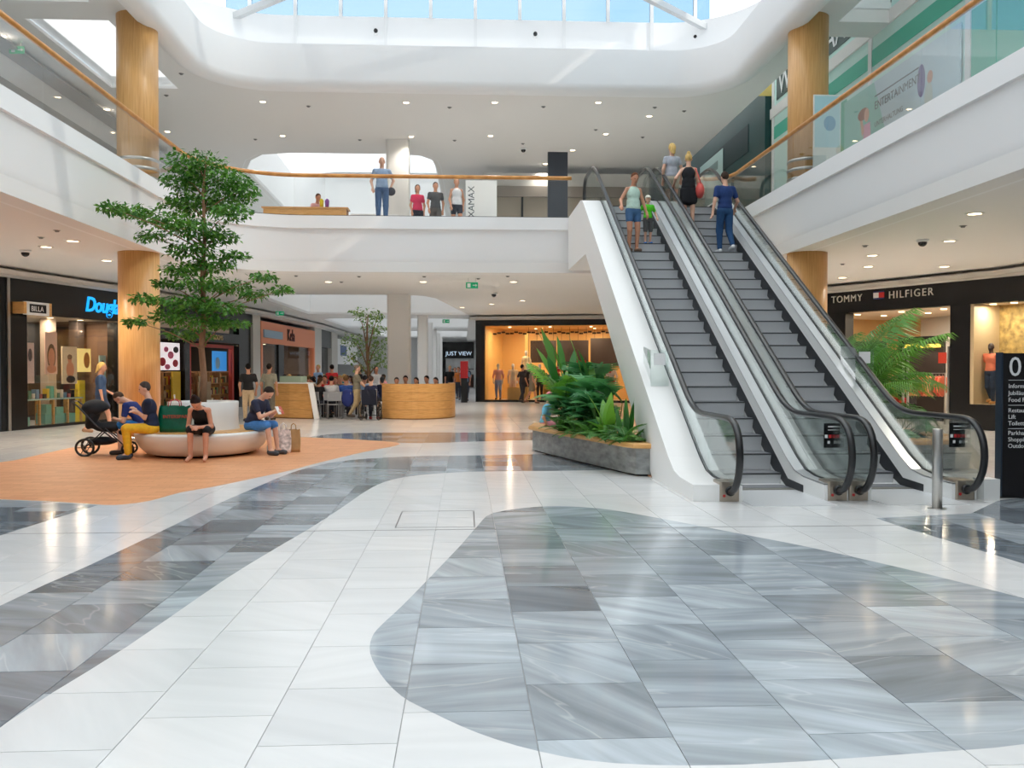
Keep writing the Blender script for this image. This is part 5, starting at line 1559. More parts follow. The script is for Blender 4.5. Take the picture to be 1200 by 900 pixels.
def crate_rack(f, u, d, lab, cols, n=3):
    t = Shop(f, 'crate_rack', lab, 'rack')
    for k in range(n + 1): t.part('shelf', CR, (u, u + 1.0, d, d + .4, .1 + k * .45, .13 + k * .45))
    for a in (u, u + .97): t.part('upright', CR, (a, a + .03, d, d + .4, 0, .15 + n * .45))
    rr = random.Random(int(u * 10))
    for k in range(n):
        for q in range(6):
            c = cols[(k + q) % len(cols)]
            t.part('jar', mat('jar_%d_%d_%d' % c, c, .4), (u + .06 + q * .15, u + .16 + q * .15, d + .05, d + .2, .13 + k * .45, .13 + k * .45 + rr.uniform(.14, .32)))
gc = [(214, 176, 60), (180, 80, 60), (70, 110, 70), (226, 206, 170), (120, 70, 50)]
for k, (u, d, lab) in enumerate(((2.6, .3, 'crate rack under the petal screen'), (3.65, .3, 'crate rack of yellow jars beside the tree trunk'), (5.75, .55, 'crate rack just behind the tree trunk'), (6.8, .45, 'crate rack under the blue screen'), (7.85, .45, 'crate rack beside the men at the shop door'), (8.9, .45, 'crate rack by the red doorway edge'))):
    crate_rack(F2, u, d, lab, gc[k % 3:] + gc[:k % 3])
thing_box(F2, 'display_easel', 'tan picture board leaning in front of the crate racks', 'board', mat('easel_tan', (170, 146, 116), .7), 6.3, 7.4, .2, .25, .35, 1.1)
thing_box(F2, 'display_easel', 'yellow cloth draped board in front of the crate racks', 'board', mat('cloth_yellow', (226, 186, 60), .8), 3.95, 4.55, .1, .17, .3, 1.5)

# --- the orange shop and what follows
F3 = Front((-9.0, 40.15), (-8.47, 51), 1)
ORG = mat('orange_panel', (240, 146, 100), .45)
s = Shop(F3, 'orange_shopfront', 'orange framed shopfront with dark lettering behind the cafe')
s.part('fascia', ORG, (0, 11, -.05, .25, 2.75, 3.72)); s.part('frame', ORG, (0, .25, -.05, .25, 0, 2.75), (10.7, 11, -.05, .25, 0, 2.75)); s.part('mullion', DARKMETAL, (3.2, 4.2, 0, .2, 0, 2.75))
s.part('glass_pane', SHOPGLASS, (.25, 3.2, .05, .06, 0, 2.75)); s.part('glass_pane', SHOPGLASS, (4.2, 10.7, .05, .06, 0, 2.75))
s.part('small_sign', mat('pale_blue_sign', (150, 176, 196), .5), (.3, 3.6, -.1, -.05, 3.0, 3.35)); s.text('Kela', 4.6, -.07, 2.98, .85, mat('brown_letters', (90, 40, 30), .5), depth=.02)
s.shell(.1, 10.9, 5, 2.9, mat('cafe_wall', (116, 88, 64), .6), DARKW); s.light(3, 2, 2.88, 1, 1, 40, WARM); s.light(8, 2, 2.88, 1, 1, 40, WARM)
s.part('blue_strip', emis('blue_strip_light', (50, 80, 220), 2.0), (4.5, 9.5, 2.5, 2.55, 2.3, 2.42)); s.part('bar_counter', mat('bar_green', (120, 150, 130), .4), (.5, 10, 1.2, 1.8, 0, 1.1))
F4 = Front((-8.47, 51.1), (-8.4, 77), 1)
s = Shop(F4, 'far_shopfront', 'grey pier and dark doorway beyond the orange shop'); s.part('pier', mat('pier_stone', (206, 200, 192), .6), (0, 2.4, -.05, .3, 0, 3.93)); s.part('fascia', DARKMETAL, (2.4, 6.4, 0, .3, 2.9, 3.93)); s.part('dark_door', BLACK, (2.4, 6.4, .2, .3, 0, 2.9)); s.part('pier', mat('pier_stone', (206, 200, 192), .6), (6.4, 9, -.05, .3, 0, 3.93)); s.part('white_panel', SWHITE, (9, 20, -.02, .3, 1.9, 3.6)); s.part('round_mark', mat('mark_blue', (70, 96, 150), .5), (10.5, 13.5, -.05, -.02, 2.5, 3.2))

# --- the clothes shop on the other side
FR = Front((13.8, 22), (11.25, 27.4), -1)
s = Shop(FR, 'clothes_shopfront', 'black clothes shopfront with pale capitals and a small flag behind the escalators')
s.part('fascia', BLACK, (-1.2, 6.2, -.02, .3, 3.30, 3.93)); s.part('pier', BLACK, (1.1, 1.68, 0, .35, 0, 3.3), (5.2, 6.2, 0, .35, 0, 3.3)); s.part('sill', BLACK, (-1.2, 1.1, 0, .35, 0, .66)); s.part('window_frame', mat('frame_sand', (196, 176, 140), .5), (1.0, 1.1, .02, .3, .66, 3.3))
s.part('glass_pane', SHOPGLASS, (-1.2, 1.0, .05, .06, .66, 3.3))
LET = mat('pale_letters', (214, 212, 206), .4, .2)
s.text('TOMMY', 5.72, -.03, 3.62, .30, LET, rev=True, depth=.012, space=1.15); s.text('HILFIGER', 3.63, -.03, 3.62, .30, LET, rev=True, depth=.012, space=1.24)
s.part('flag', mat('flag_blue', (30, 40, 96), .5), (3.78, 4.16, -.03, -.02, 3.82, 3.86), (3.78, 4.16, -.03, -.02, 3.63, 3.67)); s.part('flag', SWHITE, (3.97, 4.16, -.031, -.02, 3.67, 3.82)); s.part('flag', RED, (3.78, 3.97, -.031, -.02, 3.67, 3.82))
CREAM = mat('cream_shop_wall', (222, 184, 128), .6)
s.shell(-1.1, 7.6, 5.0, 3.3, CREAM, SHOPC)
for u in (2.6, 4.0, 5.6):
    for d in (1.0, 2.2): s.light(u, d, 3.28, .5, .5, 28, WARM)
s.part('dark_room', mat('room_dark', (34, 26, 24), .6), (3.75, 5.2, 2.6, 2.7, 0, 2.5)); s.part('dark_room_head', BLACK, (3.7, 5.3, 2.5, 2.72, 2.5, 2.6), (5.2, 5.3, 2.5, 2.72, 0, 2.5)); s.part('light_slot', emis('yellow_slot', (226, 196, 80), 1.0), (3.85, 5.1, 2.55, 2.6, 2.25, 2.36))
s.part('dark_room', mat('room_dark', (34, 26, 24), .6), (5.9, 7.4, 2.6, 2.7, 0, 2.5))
s.part('window_backdrop', mat('gravel_print', (176, 150, 92), .7, var=.45, scale=7), (-1.2, 1.05, 1.1, 1.15, 1.6, 3.3)); s.part('window_partition', mat('frame_sand', (196, 176, 140), .5), (1.0, 1.05, .3, 1.1, .66, 3.3)); s.part('window_backdrop', mat('road_print', (178, 170, 158), .7, var=.1), (-1.2, 1.05, 1.1, 1.15, .66, 1.6)); s.part('window_floor', mat('frame_sand', (196, 176, 140), .5), (-1.2, 1.1, .1, 1.1, .6, .665))
s.light(.72, .4, 3.28, .3, .3, 14, (1, .88, .7)); s.light(.15, .4, 3.28, .3, .3, 14, (1, .88, .7))
for u in (1.72, 3.0, 3.15): s.part('door_handle', STEEL, (u, u + .05, .02, .07, .3, 2.2))
def garment(f, u, d, z, m, label, name='shirt', group=None):
    t = empty(name, f.pt(u, d, z), f.a, label=label, cat='shirt', group=group)
    skin_obj('cloth_body', [('e', (0, 0, -.35), (.05, .2, .32)), ('c', (0, -.14, -.12), (0, -.22, -.5), .04, .045), ('c', (0, .14, -.12), (0, .22, -.5), .04, .045)], .035, m, t, .06)
    MB().tube([(0, -.18, -.14), (0, 0, -.03), (0, .18, -.14)], .006, 5).build('hanger', STEEL, t)
    MB().tube([(0, 0, -.03), (0, 0, .03)], .004, 5).build('hook', STEEL, t)
    return t
t = Shop(FR, 'clothes_rail', 'steel clothes rail of coral shirts inside the clothes shop', 'rail'); t.part('rail', STEEL, (2.75, 4.0, 1.3, 1.33, 1.45, 1.48)); t.part('post', STEEL, (2.75, 2.78, 1.3, 1.33, 0, 1.45), (3.97, 4.0, 1.3, 1.33, 0, 1.45))
for k in range(11):
    c = [(226, 120, 90), (214, 150, 110), (200, 80, 64), (196, 150, 70), (120, 110, 70)][(k * 3) % 5]
    nm = {226: 'coral', 214: 'peach', 200: 'brick red', 196: 'ochre', 120: 'olive'}[c[0]]
    garment(FR, 3.9 - k * .105, 1.315, 1.44, cloth(c), nm + ' shirt hanging on the clothes rail', 'hanging_shirt', 'shirts on the clothes rail')
for k in range(8):
    u = 4.15 + (k % 4) * .36; z = .55 if k < 4 else .95
    thing_box(FR, 'folded_shirt', 'folded red shirts lying on the low shop shelves', 'shirt', cloth((196, 40, 44)), u, u + .3, 1.5, 1.8, z, z + .16, 'folded red shirts')
t = Shop(FR, 'low_shelf', 'dark low shelf of red shirts in the clothes shop', 'shelf'); t.part('board', BLACK, (4.1, 5.65, 1.45, 1.85, .5, .55), (4.1, 5.65, 1.45, 1.85, .9, .95)); t.part('side', BLACK, (4.1, 4.14, 1.45, 1.85, 0, 1.15), (5.61, 5.65, 1.45, 1.85, 0, 1.15))
thing_box(FR, 'red_sign', 'small red sale sign hanging in the clothes shop doorway', 'sign', mat('sale_red', (226, 70, 48), .5), 2.12, 2.36, .45, .48, 1.75, 2.05)
def mannequin(loc, rz, label, sc=1.0, res=.025, group=None, **kw):
    J = pose('stand', stride=kw.pop('stride', .1), fem=kw.get('fem', False), hands=kw.pop('hands', None))
    o = person(loc, rz, label, J, sc=sc, res=res, hair='bald', group=group, **kw)
    o.name = 'mannequin'; o['category'] = 'mannequin'
    return o
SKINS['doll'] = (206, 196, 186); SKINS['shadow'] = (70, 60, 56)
p = FR.pt(.80, .45, .665)
mannequin(p, FR.a + PI, 'mannequin in coral shirt and dark jeans in the lit shop window', .92, .02, top=(236, 132, 100), sleeve=1.3, bottom='trousers', bcol=(44, 58, 80), shoes=(190, 140, 80), skin='shadow', hands=(v3(.36, .0, .9), v3(-.36, .0, .9)))
p = FR.pt(-.75, .6, .665)
mannequin(p, FR.a + PI, 'mannequin in red and white jacket in the lit shop window', .95, .025, top=(200, 60, 56), sleeve=1.8, bottom='trousers', bcol=(200, 190, 170), shoes=(120, 90, 60), skin='shadow')

# --- the golden fashion shop at the back
FG = Front((.8, 43.2), (8, 41.5), 1)
s = Shop(FG, 'golden_shopfront', 'wide black framed shop window glowing gold behind the stone planter')
s.part('frame', BLACK, (-.25, .19, -.05, .4, 0, 3.93), (.19, 8.6, -.05, .3, 3.66, 3.93), (.19, 8.6, -.05, .3, 0, .10))
for a in np.arange(.19, 8.2, 1.4): s.part('glass_pane', SHOPGLASS, (a + .01, a + 1.39, .05, .065, .1, 3.66))
GOLD = mat('golden_wall', (222, 178, 108), .5)
s.shell(.2, 8.5, 4.5, 3.66, GOLD, mat('golden_ceiling', (226, 180, 110), .6))
for u in (1.2, 3.2, 5.2, 7.2): s.light(u, 1.2, 3.62, .8, .8, 42, (1, .8, .54)); 
for u in (2.2, 5.2): s.light(u, 3.2, 3.62, .8, .8, 30, (1, .8, .54))
s.part('dark_window', mat('arched_dark', (58, 44, 36), .5), (2.1, 3.4, 2.0, 2.05, 1.9, 3.0), (3.45, 5.0, 2.0, 2.05, 1.7, 3.0), (5.1, 6.8, 2.0, 2.05, 1.7, 3.1)); s.part('gold_post', mat('gold_post', (240, 200, 120), .4), (1.9, 2.05, 1.5, 1.65, 0, 3.4))
s.part('garland', mat('garland_dark', (60, 46, 30), .8), *[(a, a + .18, .45, .5, 3.28 + .04 * math.sin(a * 9), 3.36 + .04 * math.sin(a * 9)) for a in np.arange(.5, 6.9, .21)])
s.part('hanging_wire', mat('wire_dark', (80, 60, 40), .6), *[(a, a + .015, .8, .815, 1.9, 3.6) for a in np.arange(2.2, 6.6, .4)])
s.part('red_sign', mat('sale_red2', (206, 48, 44), .5), (3.3, 3.9, .7, .75, 1.45, 1.7), (4.4, 5.0, .9, .95, 1.2, 2.0), (5.6, 6.2, .9, .95, 1.4, 1.8)); s.part('step', mat('gold_step', (216, 160, 84), .5), (1.2, 2.2, .5, 1.2, .0, .7), (2.9, 3.5, 1.0, 1.5, 0, 1.2))
cols = [((222, 150, 130), (150, 150, 170), 'rose'), ((226, 196, 160), (230, 190, 160), 'sand'), ((60, 54, 56), (46, 44, 50), 'charcoal'), ((50, 46, 50), (70, 60, 60), 'black'), ((150, 90, 70), (60, 50, 60), 'russet'), ((230, 220, 200), (60, 60, 70), 'cream'), ((196, 50, 48), (50, 46, 50), 'red'), ((200, 150, 110), (160, 120, 90), 'tan'), ((214, 204, 196), (196, 60, 56), 'white')]
base = None
for k, (tc_, bc, nm) in enumerate(cols):
    u = .75 + k * .68; d = .55 + .25 * (k % 3)
    p = FG.pt(u, d, .10)
    lab = 'mannequin in %s outfit in the golden shop window' % nm
    mannequin(p, FG.a + rr.uniform(-.4, .4), lab, 1.0, .035, 'window mannequins', top=tc_, sleeve=1.4, bottom='trousers', bcol=bc, shoes=(80, 60, 50), skin='doll', stride=.12 * (k % 3))
mannequin(FG.pt(2.0, 1.3, .75), FG.a, 'raised mannequin in pale dress standing on a step in the golden window', 1.0, .035, 'window mannequins', top=(236, 214, 170), sleeve=.6, bottom='dress', bcol=(236, 214, 170), shoes=(80, 60, 50), skin='doll', fem=True)
# passers-by in front of it
J = pose('stand', stride=.4, fem=True, nod=.1)
person((3.1, 41.0, 0), PI / 2, 'woman in khaki dress walking past the golden window with a bag', J, (150, 132, 112), .2, 'dress', (140, 126, 104), (120, 80, 60), 'tan', 'short', (60, 44, 38), True, .98, res=.03)
J = pose('stand', stride=.2)
person((2.7, 41.6, 0), PI * .7, 'dark dressed man walking past the golden window', J, (58, 50, 50), .7, 'trousers', (50, 46, 50), (40, 40, 40), 'tan', 'short', (40, 34, 32), False, 1.02, res=.03)
o = thing_box(FG, 'totem', 'small red standing sign on a black post beside the golden window', 'sign', RED, -.75, -.4, -1.1, -1.0, 1.15, 1.95)
MB().box(-.15, .15, -.06, .06, -1.15, 0).build('post', BLACK, o)

# --- far end of the corridor
FE = Front((-1.9, 77.9), (.9, 77.9), 1)
s = Shop(FE, 'corridor_end_shop', 'dark shopfront with pale lettering at the far corridor end'); s.part('fascia', BLACK, (0, 2.7, -.3, 0, 2.5, 3.9)); s.part('frame', BLACK, (0, .3, -.3, 0, 0, 2.5)); s.text('JUST VIEW', .3, -.32, 2.75, .48, mat('blue_white_letters', (200, 220, 240), .4, emit=((200, 220, 240), .6)), depth=.02)
s.part('painted_glow_panel', emis('yellow_painted_glow', (222, 196, 110), .7), (.3, 2.7, -.05, 0, 0, 2.5)); s.part('shelf', mat('shelf_dark', (90, 60, 50), .6), (.3, 2.7, -.2, -.05, 0, 1.1), (.3, 2.7, -.1, -.05, 1.5, 1.6))  # shop's glow put into the panel as emission, no lamp inside

# ------------------------------------------------------------------ cafe counters, chairs and guests
def plank_wall(P, h, n, label, name, thick=.12, cap=None):
    t = empty(name, (P[0][0], P[0][1], 0), label=label, cat='counter')
    off = (-P[0][0], -P[0][1], 0)
    for k in range(n):
        z0, z1 = .03 + (h - .03) * k / n + .004, .03 + (h - .03) * (k + 1) / n - .004
        o = sweep(P, [(0, z0), (0, z1), (-.03, z1), (-.03, z0), (0, z0)], False, smooth=False).build('plank', WOODH, t); o.location = off
    o = sweep(P, [(-.012, 0), (-.012, h - .01), (-thick, h - .01), (-thick, 0)], False, smooth=False).build('core', mat('counter_core', (150, 104, 60), .7), t); o.location = off
    o = sweep(P, [(.0, h - .005), (.0, h + .01), (-thick, h + .01), (-thick, h - .005)], False, smooth=False).build('cap', WOODH, t); o.location = off
    return t
K1 = smooth_closed([(-2.62, 28.75), (-2.2, 28.42), (-1.44, 28.2), (-.8, 28.55), (-.40, 29.2), (-.30, 30.2), (-.45, 31.0)], 4, False)
plank_wall(K1, 1.11, 4, 'curved counter of honey wood planks in front of the pale column', 'curved_counter')
K2 = [(-6.3, 29.6), (-5.6, 29.05), (-4.82, 28.7)]
c2 = plank_wall(K2, 1.11, 4, 'wooden plank counter with a white slanted end by the cafe', 'plank_counter')
MB().bar((-4.86, 28.70, 1.12), (-4.66, 28.66, 0), .12, .16).build('end_panel', WHITE, c2).location = (6.3, -29.6, 0)
MB().bar((-6.3, 29.65, 1.14), (-4.86, 28.8, 1.14), .4, .04).build('top', WHITE, c2).location = (6.3, -29.6, 0)
o = MB().prism(rrect(-.45, .45, -.16, .16, (.05,) * 4, 3), 0, .2).build('glass_case', mat('case_green', (170, 190, 170), .2), label='small pale display case on the plank counter', cat='case'); o.location = (-5.5, 29.2, 1.16); o.rotation_euler = (0, 0, -.5)

# one chair, then copies
CHM = mat('chair_metal', (176, 176, 178), .35, .7); CHS = mat('chair_mesh', (150, 152, 156), .6)
def make_chair():
    t = empty('cafe_chair', (0, 0, 0), cat='chair')
    for sx in (-.2, .2):
        MB().tube([(sx, -.2, 0), (sx, -.19, .45)], .012, 6).build('leg', CHM, t)
        MB().tube([(sx, .22, 0), (sx, .19, .45), (sx, .25, .85)], .012, 6).build('leg', CHM, t)
    MB().prism(rrect(-.22, .22, -.22, .2, (.05,) * 4, 3), .44, .465).build('seat', CHS, t)
    MB().prism(rrect(-.2, .2, .215, .235, (.005,) * 4, 1), .58, .86).build('backrest', CHS, t)
    return t
chair0 = make_chair(); used = [False]
def chair(x, y, rz, label, group='cafe chairs'):
    c = chair0 if not used[0] else copy_tree(chair0)
    used[0] = True
    c.location = (x, y, 0); c.rotation_euler = (0, 0, rz); c['label'] = label; c['group'] = group
    return c
def cafe_table(x, y, label):
    t = empty('cafe_table', (x, y, 0), label=label, cat='table', group='cafe tables')
    MB().lathe([(.36, .72), (.36, .745)], 24).build('table_top', mat('table_white', (226, 222, 216), .3), t)
    MB().lathe([(.03, .02), (.03, .72)], 10).build('stem', CHM, t)
    MB().lathe([(.24, 0), (.22, .02)], 20).build('foot', CHM, t)

# guests: a few grown figures, then recoloured copies
PAL = {'black': (28, 28, 32), 'white': (226, 226, 228), 'red': (206, 40, 44), 'blue': (50, 90, 170), 'pale blue': (150, 180, 214), 'grey': (130, 130, 134), 'navy': (36, 44, 76), 'olive': (112, 110, 80), 'pink': (224, 150, 160), 'beige': (206, 186, 160), 'brown': (112, 80, 60), 'teal': (60, 130, 130), 'orange': (226, 130, 60)}
HAIRS = [(44, 32, 28), (78, 54, 38), (130, 96, 60), (60, 60, 62), (30, 26, 26), (196, 160, 100)]
protos = {}
def guest(kind, x, y, rz, col, where, bc=(60, 62, 74), hc=None, group=None, label=None):
    if kind not in protos:
        fem = kind.endswith('f')
        if kind.startswith('sit'): J = pose('sit', lean=.15, nod=.1, fem=fem, hands=(v3(.12, -.36, .76), v3(-.12, -.36, .76)))
        else: J = pose('stand', stride=.1, fem=fem)
        o = person((0, 0, 0), 0, 'guest', J, (90, 90, 90), .6, 'trousers', (60, 60, 60), (40, 40, 40), 'warm', 'long' if fem else 'short', (50, 40, 36), fem, 1.0 if not fem else .96, res=.03)
        protos[kind] = o; r = o
    else:
        r = copy_tree(protos[kind])
    r.location = (x, y, 0); r.rotation_euler = (0, 0, rz)
    r['label'] = label or ('cafe guest in %s top %s' % (col, where)); r['category'] = 'person'; r['group'] = group or 'cafe guests'
    recolour(r, {'top': cloth(PAL[col]), 'trousers': cloth(bc), 'hair': hairm(hc or rr.choice(HAIRS))})
    return r
guest('sitf', -4.72, 29.25, PI - .5, 'black', 'seated right behind the white counter end')
guest('sitm', -4.32, 29.35, PI, 'white', 'seated with his back to the lobby in the counter gap')
guest('sitm', -3.85, 29.55, PI + .3, 'blue', 'seated with his back to the lobby in the counter gap')
for x, y, a, w in ((-4.72, 29.25, PI - .5, 'under the guest in black at the counter end'), (-4.32, 29.35, PI, 'under the guest in white in the counter gap'), (-3.85, 29.55, PI + .3, 'under the guest in blue in the counter gap')):
    chair(x, y, a, 'metal cafe chair ' + w)
chair(-4.12, 28.75, PI + .1, 'empty metal cafe chair standing in the counter gap')
chair(-3.75, 28.95, PI - .2, 'metal cafe chair hung with a blue coat')
o = skin_obj('coat', [('e', (0, 0, .25), (.2, .07, .27)), ('e', (0, 0, .45), (.17, .06, .1))], .03, cloth((38, 52, 120)), None, .04); tag(o, 'blue coat hung over the back of a cafe chair', 'coat'); o.location = (-3.70, 28.72, .4)
cafe_table(-4.3, 30.1, 'round white cafe table in the counter gap'); 
J = pose('stand', stride=.22, nod=.1, hands=(v3(.16, -.35, .95), v3(-.16, -.35, .95)))
person((-3.42, 28.75, 0), PI / 2 + .2, 'man in olive shirt and khaki trousers pushing the wheelchair', J, (136, 130, 112), .6, 'trousers', (182, 160, 122), (90, 80, 70), 'light', 'short', (120, 106, 96), False, .98, res=.022)
def wheelchair(x, y):
    t = empty('wheelchair', (x, y, 0), PI - .15, label='wheelchair with dark seat parked at the curved counter', cat='wheelchair')
    for s in (-1, 1):
        wheel(.29, .018, RUBBER, t, (s * .28, .1, .30), spokes=10); wheel(.09, .015, RUBBER, t, (s * .24, -.36, .10))
        MB().tube([(s * .24, -.4, .2), (s * .24, -.4, .48), (s * .24, .18, .5), (s * .24, .24, .95), (s * .24, .36, .97)], .014, 6).build('frame_tube', CHM, t)
    MB().box(-.23, .23, -.35, .2, .47, .52).build('seat', cloth((24, 28, 46)), t); MB().box(-.23, .23, .2, .24, .5, .95).build('backrest', cloth((24, 28, 46)), t); MB().box(-.2, .2, -.5, -.42, .12, .14).build('footrest', DARKMETAL, t)
wheelchair(-2.9, 28.05)
J = pose('sit', lean=.05, seat=.52, fem=True)
person((-2.9, 28.05, 0), PI - .15, 'person in navy jacket sitting in the wheelchair', J, (30, 36, 66), 1.8, 'trousers', (40, 42, 56), (150, 40, 46), 'light', 'short', (70, 52, 44), True, .95, res=.025)
chair(-8.0, 26.0, PI * .6, 'empty metal cafe chair near the men at the crate shop')
J = pose('stand', nod=.05); person((-6.55, 27.6, 0), PI + .3, 'man in black shirt and beige trousers standing at the crate shop', J, (28, 26, 28), .6, 'trousers', (196, 170, 136), (60, 50, 46), 'tan', 'short', (30, 26, 24), False, 1.0, res=.022)
J = pose('stand', nod=.05); person((-6.05, 28.2, 0), PI - .2, 'man in striped grey shirt standing by the plank counter', J, (150, 146, 128), .6, 'trousers', (120, 110, 96), (60, 50, 46), 'tan', 'short', (40, 34, 30), False, 1.0, res=.022)
seats = []
cl_names = list(PAL)
k = 0
for row, (y0, xs_) in enumerate(((31.2, (-6.0, -5.6, -5.2, -4.75, -4.3, -3.85, -3.4)), (33.0, (-6.6, -6.1, -5.65, -5.2, -4.7, -4.25, -3.4, -3.0)), (35.2, (-6.9, -6.3, -5.8, -5.2, -4.8, -3.2, -2.75)), (38.0, (-7.2, -6.5, -5.9, -5.2, -4.6, -3.3)))):
    for i, x in enumerate(xs_):
        col = cl_names[(k * 5 + row) % len(cl_names)]; k += 1
        yy = y0 + rr.uniform(-.25, .25)
        guest('sitf' if k % 3 == 0 else 'sitm', x + rr.uniform(-.08, .08), yy, rr.choice((0, PI, PI / 2, -PI / 2)) + rr.uniform(-.4, .4), col, 'seated in the %s row of cafe tables' % ('first', 'second', 'third', 'last')[row])
        if i % 2 == 0: chair(x, yy, rr.uniform(0, 6), 'metal cafe chair under a guest in the %s table row' % ('first', 'second', 'third', 'last')[row])
        if i % 3 == 1: cafe_table(x + .25, yy + .65, 'round white cafe table in the %s row' % ('first', 'second', 'third', 'last')[row])
for x, y, col, kd in ((-5.0, 34.2, 'red', 'standm'), (-3.35, 34.4, 'white', 'standf'), (-2.85, 36.8, 'red', 'standm'), (-4.35, 37.6, 'black', 'standf'), (-5.9, 36.6, 'pale blue', 'standm')):
    guest(kd, x, y, rr.uniform(0, 6), col, 'standing among the seated crowd')
for i, x in enumerate((-2.25, -1.95, -1.55, -1.2, -.9)):
    guest('sitm' if i % 2 else 'sitf', x, 30.0 + .15 * (i % 2), rr.uniform(-.5, .5), ('brown', 'grey', 'black', 'beige', 'navy')[i], 'seated behind the curved counter')
# corridor walkers
for x, y, col, kd in ((-.75, 47.0, 'black', 'standm'), (-.3, 46.0, 'orange', 'standf'), (.05, 44.6, 'pale blue', 'standm'), (-.6, 58.0, 'brown', 'standf'), (.2, 60.0, 'navy', 'standm')):
    guest(kd, x, y, rr.uniform(-.4, .4), col, '', group='corridor walkers', label='shopper in %s top walking in the far corridor' % col)

# ------------------------------------------------------------------ directory board
t = empty('directory_board', (7.05, 10.78, 0), label='tall black directory board with white list beside the escalator', cat='sign')
MB().box(-.41, .45, -.06, .06, 0.02, 1.79).build('panel', mat('board_black', (16, 14, 18), .2), t)
MB().box(-.43, -.41, -.062, .062, .0, 1.80).build('edge', mat('board_edge', (44, 58, 74), .3, .4), t)
MB().box(-.43, .45, -.08, .08, 0, .02).build('foot', BLACK, t)
put_text('lettering', '0', t, (-.34, -.061, 1.51), 0, .34, SWHITE, .002)
for z, tx in ((1.36, 'Information'), (1.275, 'Jubiläum'), (1.19, 'Food Plaza'), (1.06, 'Restaurants'), (.98, 'Lift'), (.90, 'Toiletten'), (.78, 'Parkhaus'), (.70, 'Shopping City'), (.62, 'Outdoor Mall')):
    put_text('lettering', tx, t, (-.34, -.061, z), 0, .075, SWHITE, .002)
for z in (1.455, 1.145, .855): MB().box(-.34, .4, -.0615, -.06, z, z + .006).build('rule', SWHITE, t)

# ------------------------------------------------------------------ upper level: walls, shops, counter
TL = mat('pale_teal_panel', (208, 240, 233), .4); TM = mat('teal_stripe', (84, 188, 162), .4); TD_ = mat('dark_teal_panel', (18, 66, 66), .35, var=.15, scale=.8); TG = mat('dark_green_sign', (16, 58, 52), .4)
tw = MB().box(9.5, 9.7, 6, 27.3, 5.5, 11.3).build('wall_teal', TL, kind='structure')
MB().box(9.485, 9.5, 6, 27.3, 8.62, 9.0).build('stripe', TM, tw)
MB().box(9.485, 9.5, 6, 27.3, 5.5, 6.1).build('stripe', TM, tw)
MB().box(9.485, 9.5, 21.9, 23.4, 5.6, 8.3).build('stripe', TM, tw)
MB().box(9.485, 9.5, 13.8, 16.4, 5.6, 8.3).build('stripe', TM, tw)
for y in (27.2, 20.6, 16.5, 13.6, 23.5): MB().box(9.47, 9.5, y - .09, y + .09, 5.5, 11.3).build('white_bar', SWHITE, tw)
MB().box(9.48, 9.5, 19.6, 26.9, 9.75, 10.7).build('sign_band', TG, tw)
o = put_text('lettering', 'W', tw, (9.475, 26.7, 9.85), -PI / 2, .95, SWHITE, .01); o = put_text('lettering', 'AAR', tw, (9.475, 23.2, 9.85), -PI / 2, .95, SWHITE, .01)
wd = fan_prism([(27.4, 5.5), (38, 5.5), (38, 11.2), (29.9, 11.2), (29.3, 10.6), (27.4, 10.03)], 9.3, 9.5).build('wall_dark_teal', TD_, kind='structure')
MB().box(9.285, 9.3, 29, 34.2, 8.7, 9.6).build('band', mat('darker_teal', (12, 44, 46), .4), wd)
MB().box(9.52, 9.7, 27.3, 38, 5.5, 11.3).build('wall_gold', mat('gold_green_panel', (214, 190, 84), .5), kind='structure')
wall('wall_right_upper', [(9.7, 38), (9.7, 60)], Z1, Z2C, mat('far_shop_wall', (150, 146, 140), .6), .2)
t = MB().box(9.255, 9.27, 31.8, 34.9, 7.4, 9.5).build('banner', mat('banner_mint', (206, 232, 228), .5), label='pale mint banner on the dark teal wall', cat='banner')
MB().box(9.247, 9.255, 32.4, 34.3, 8.9, 9.2).build('print', mat('print_grey', (150, 176, 174), .5), t)
# the long printed board behind the railing
t = empty('printed_board', (9.44, 19.3, 5.6), label='long pale blue printed board with playing children behind the glass railing', cat='board')
MB().box(0, .03, -2.6, 2.6, 0, 2.6).build('board', mat('board_blue', (200, 222, 232), .5, var=.08, scale=.6), t)
def print_poly(P, m, n='print', x=-.004):
    mb = MB(); mb.add([(x, y, z) for y, z in P], [tuple(range(len(P)))]); mb.add([(x + .002, y, z) for y, z in P], [tuple(range(len(P) - 1, -1, -1))]); return mb.build(n, m, t)
def ell(c, r, k=16): return [(c[0] + r[0] * math.cos(2 * PI * i / k), c[1] + r[1] * math.sin(2 * PI * i / k)) for i in range(k)]
print_poly([(2.6, 0), (2.6, 2.6), (1.0, 2.6), (-.2, 0)], mat('print_mint', (142, 206, 196), .5), x=-.002)
gd = mat('print_dress', (232, 170, 196), .5); gs = mat('print_flesh', (222, 168, 144), .5); gh = mat('print_auburn', (150, 84, 60), .5)
print_poly([(1.62, .75), (1.05, .75), (1.18, 1.75), (1.5, 1.75)], gd); print_poly(ell((1.36, 1.95), (.13, .16)), gs, x=-.006); print_poly(ell((1.55, 2.02), (.28, .14)), gh, x=-.005)
for q in (1.46, 1.2): print_poly([(q - .05, .05), (q + .05, .05), (q + .06, .78), (q - .06, .78)], gs)
print_poly([(1.6, 1.5), (1.75, 2.05), (1.65, 2.08), (1.48, 1.6)], gs)
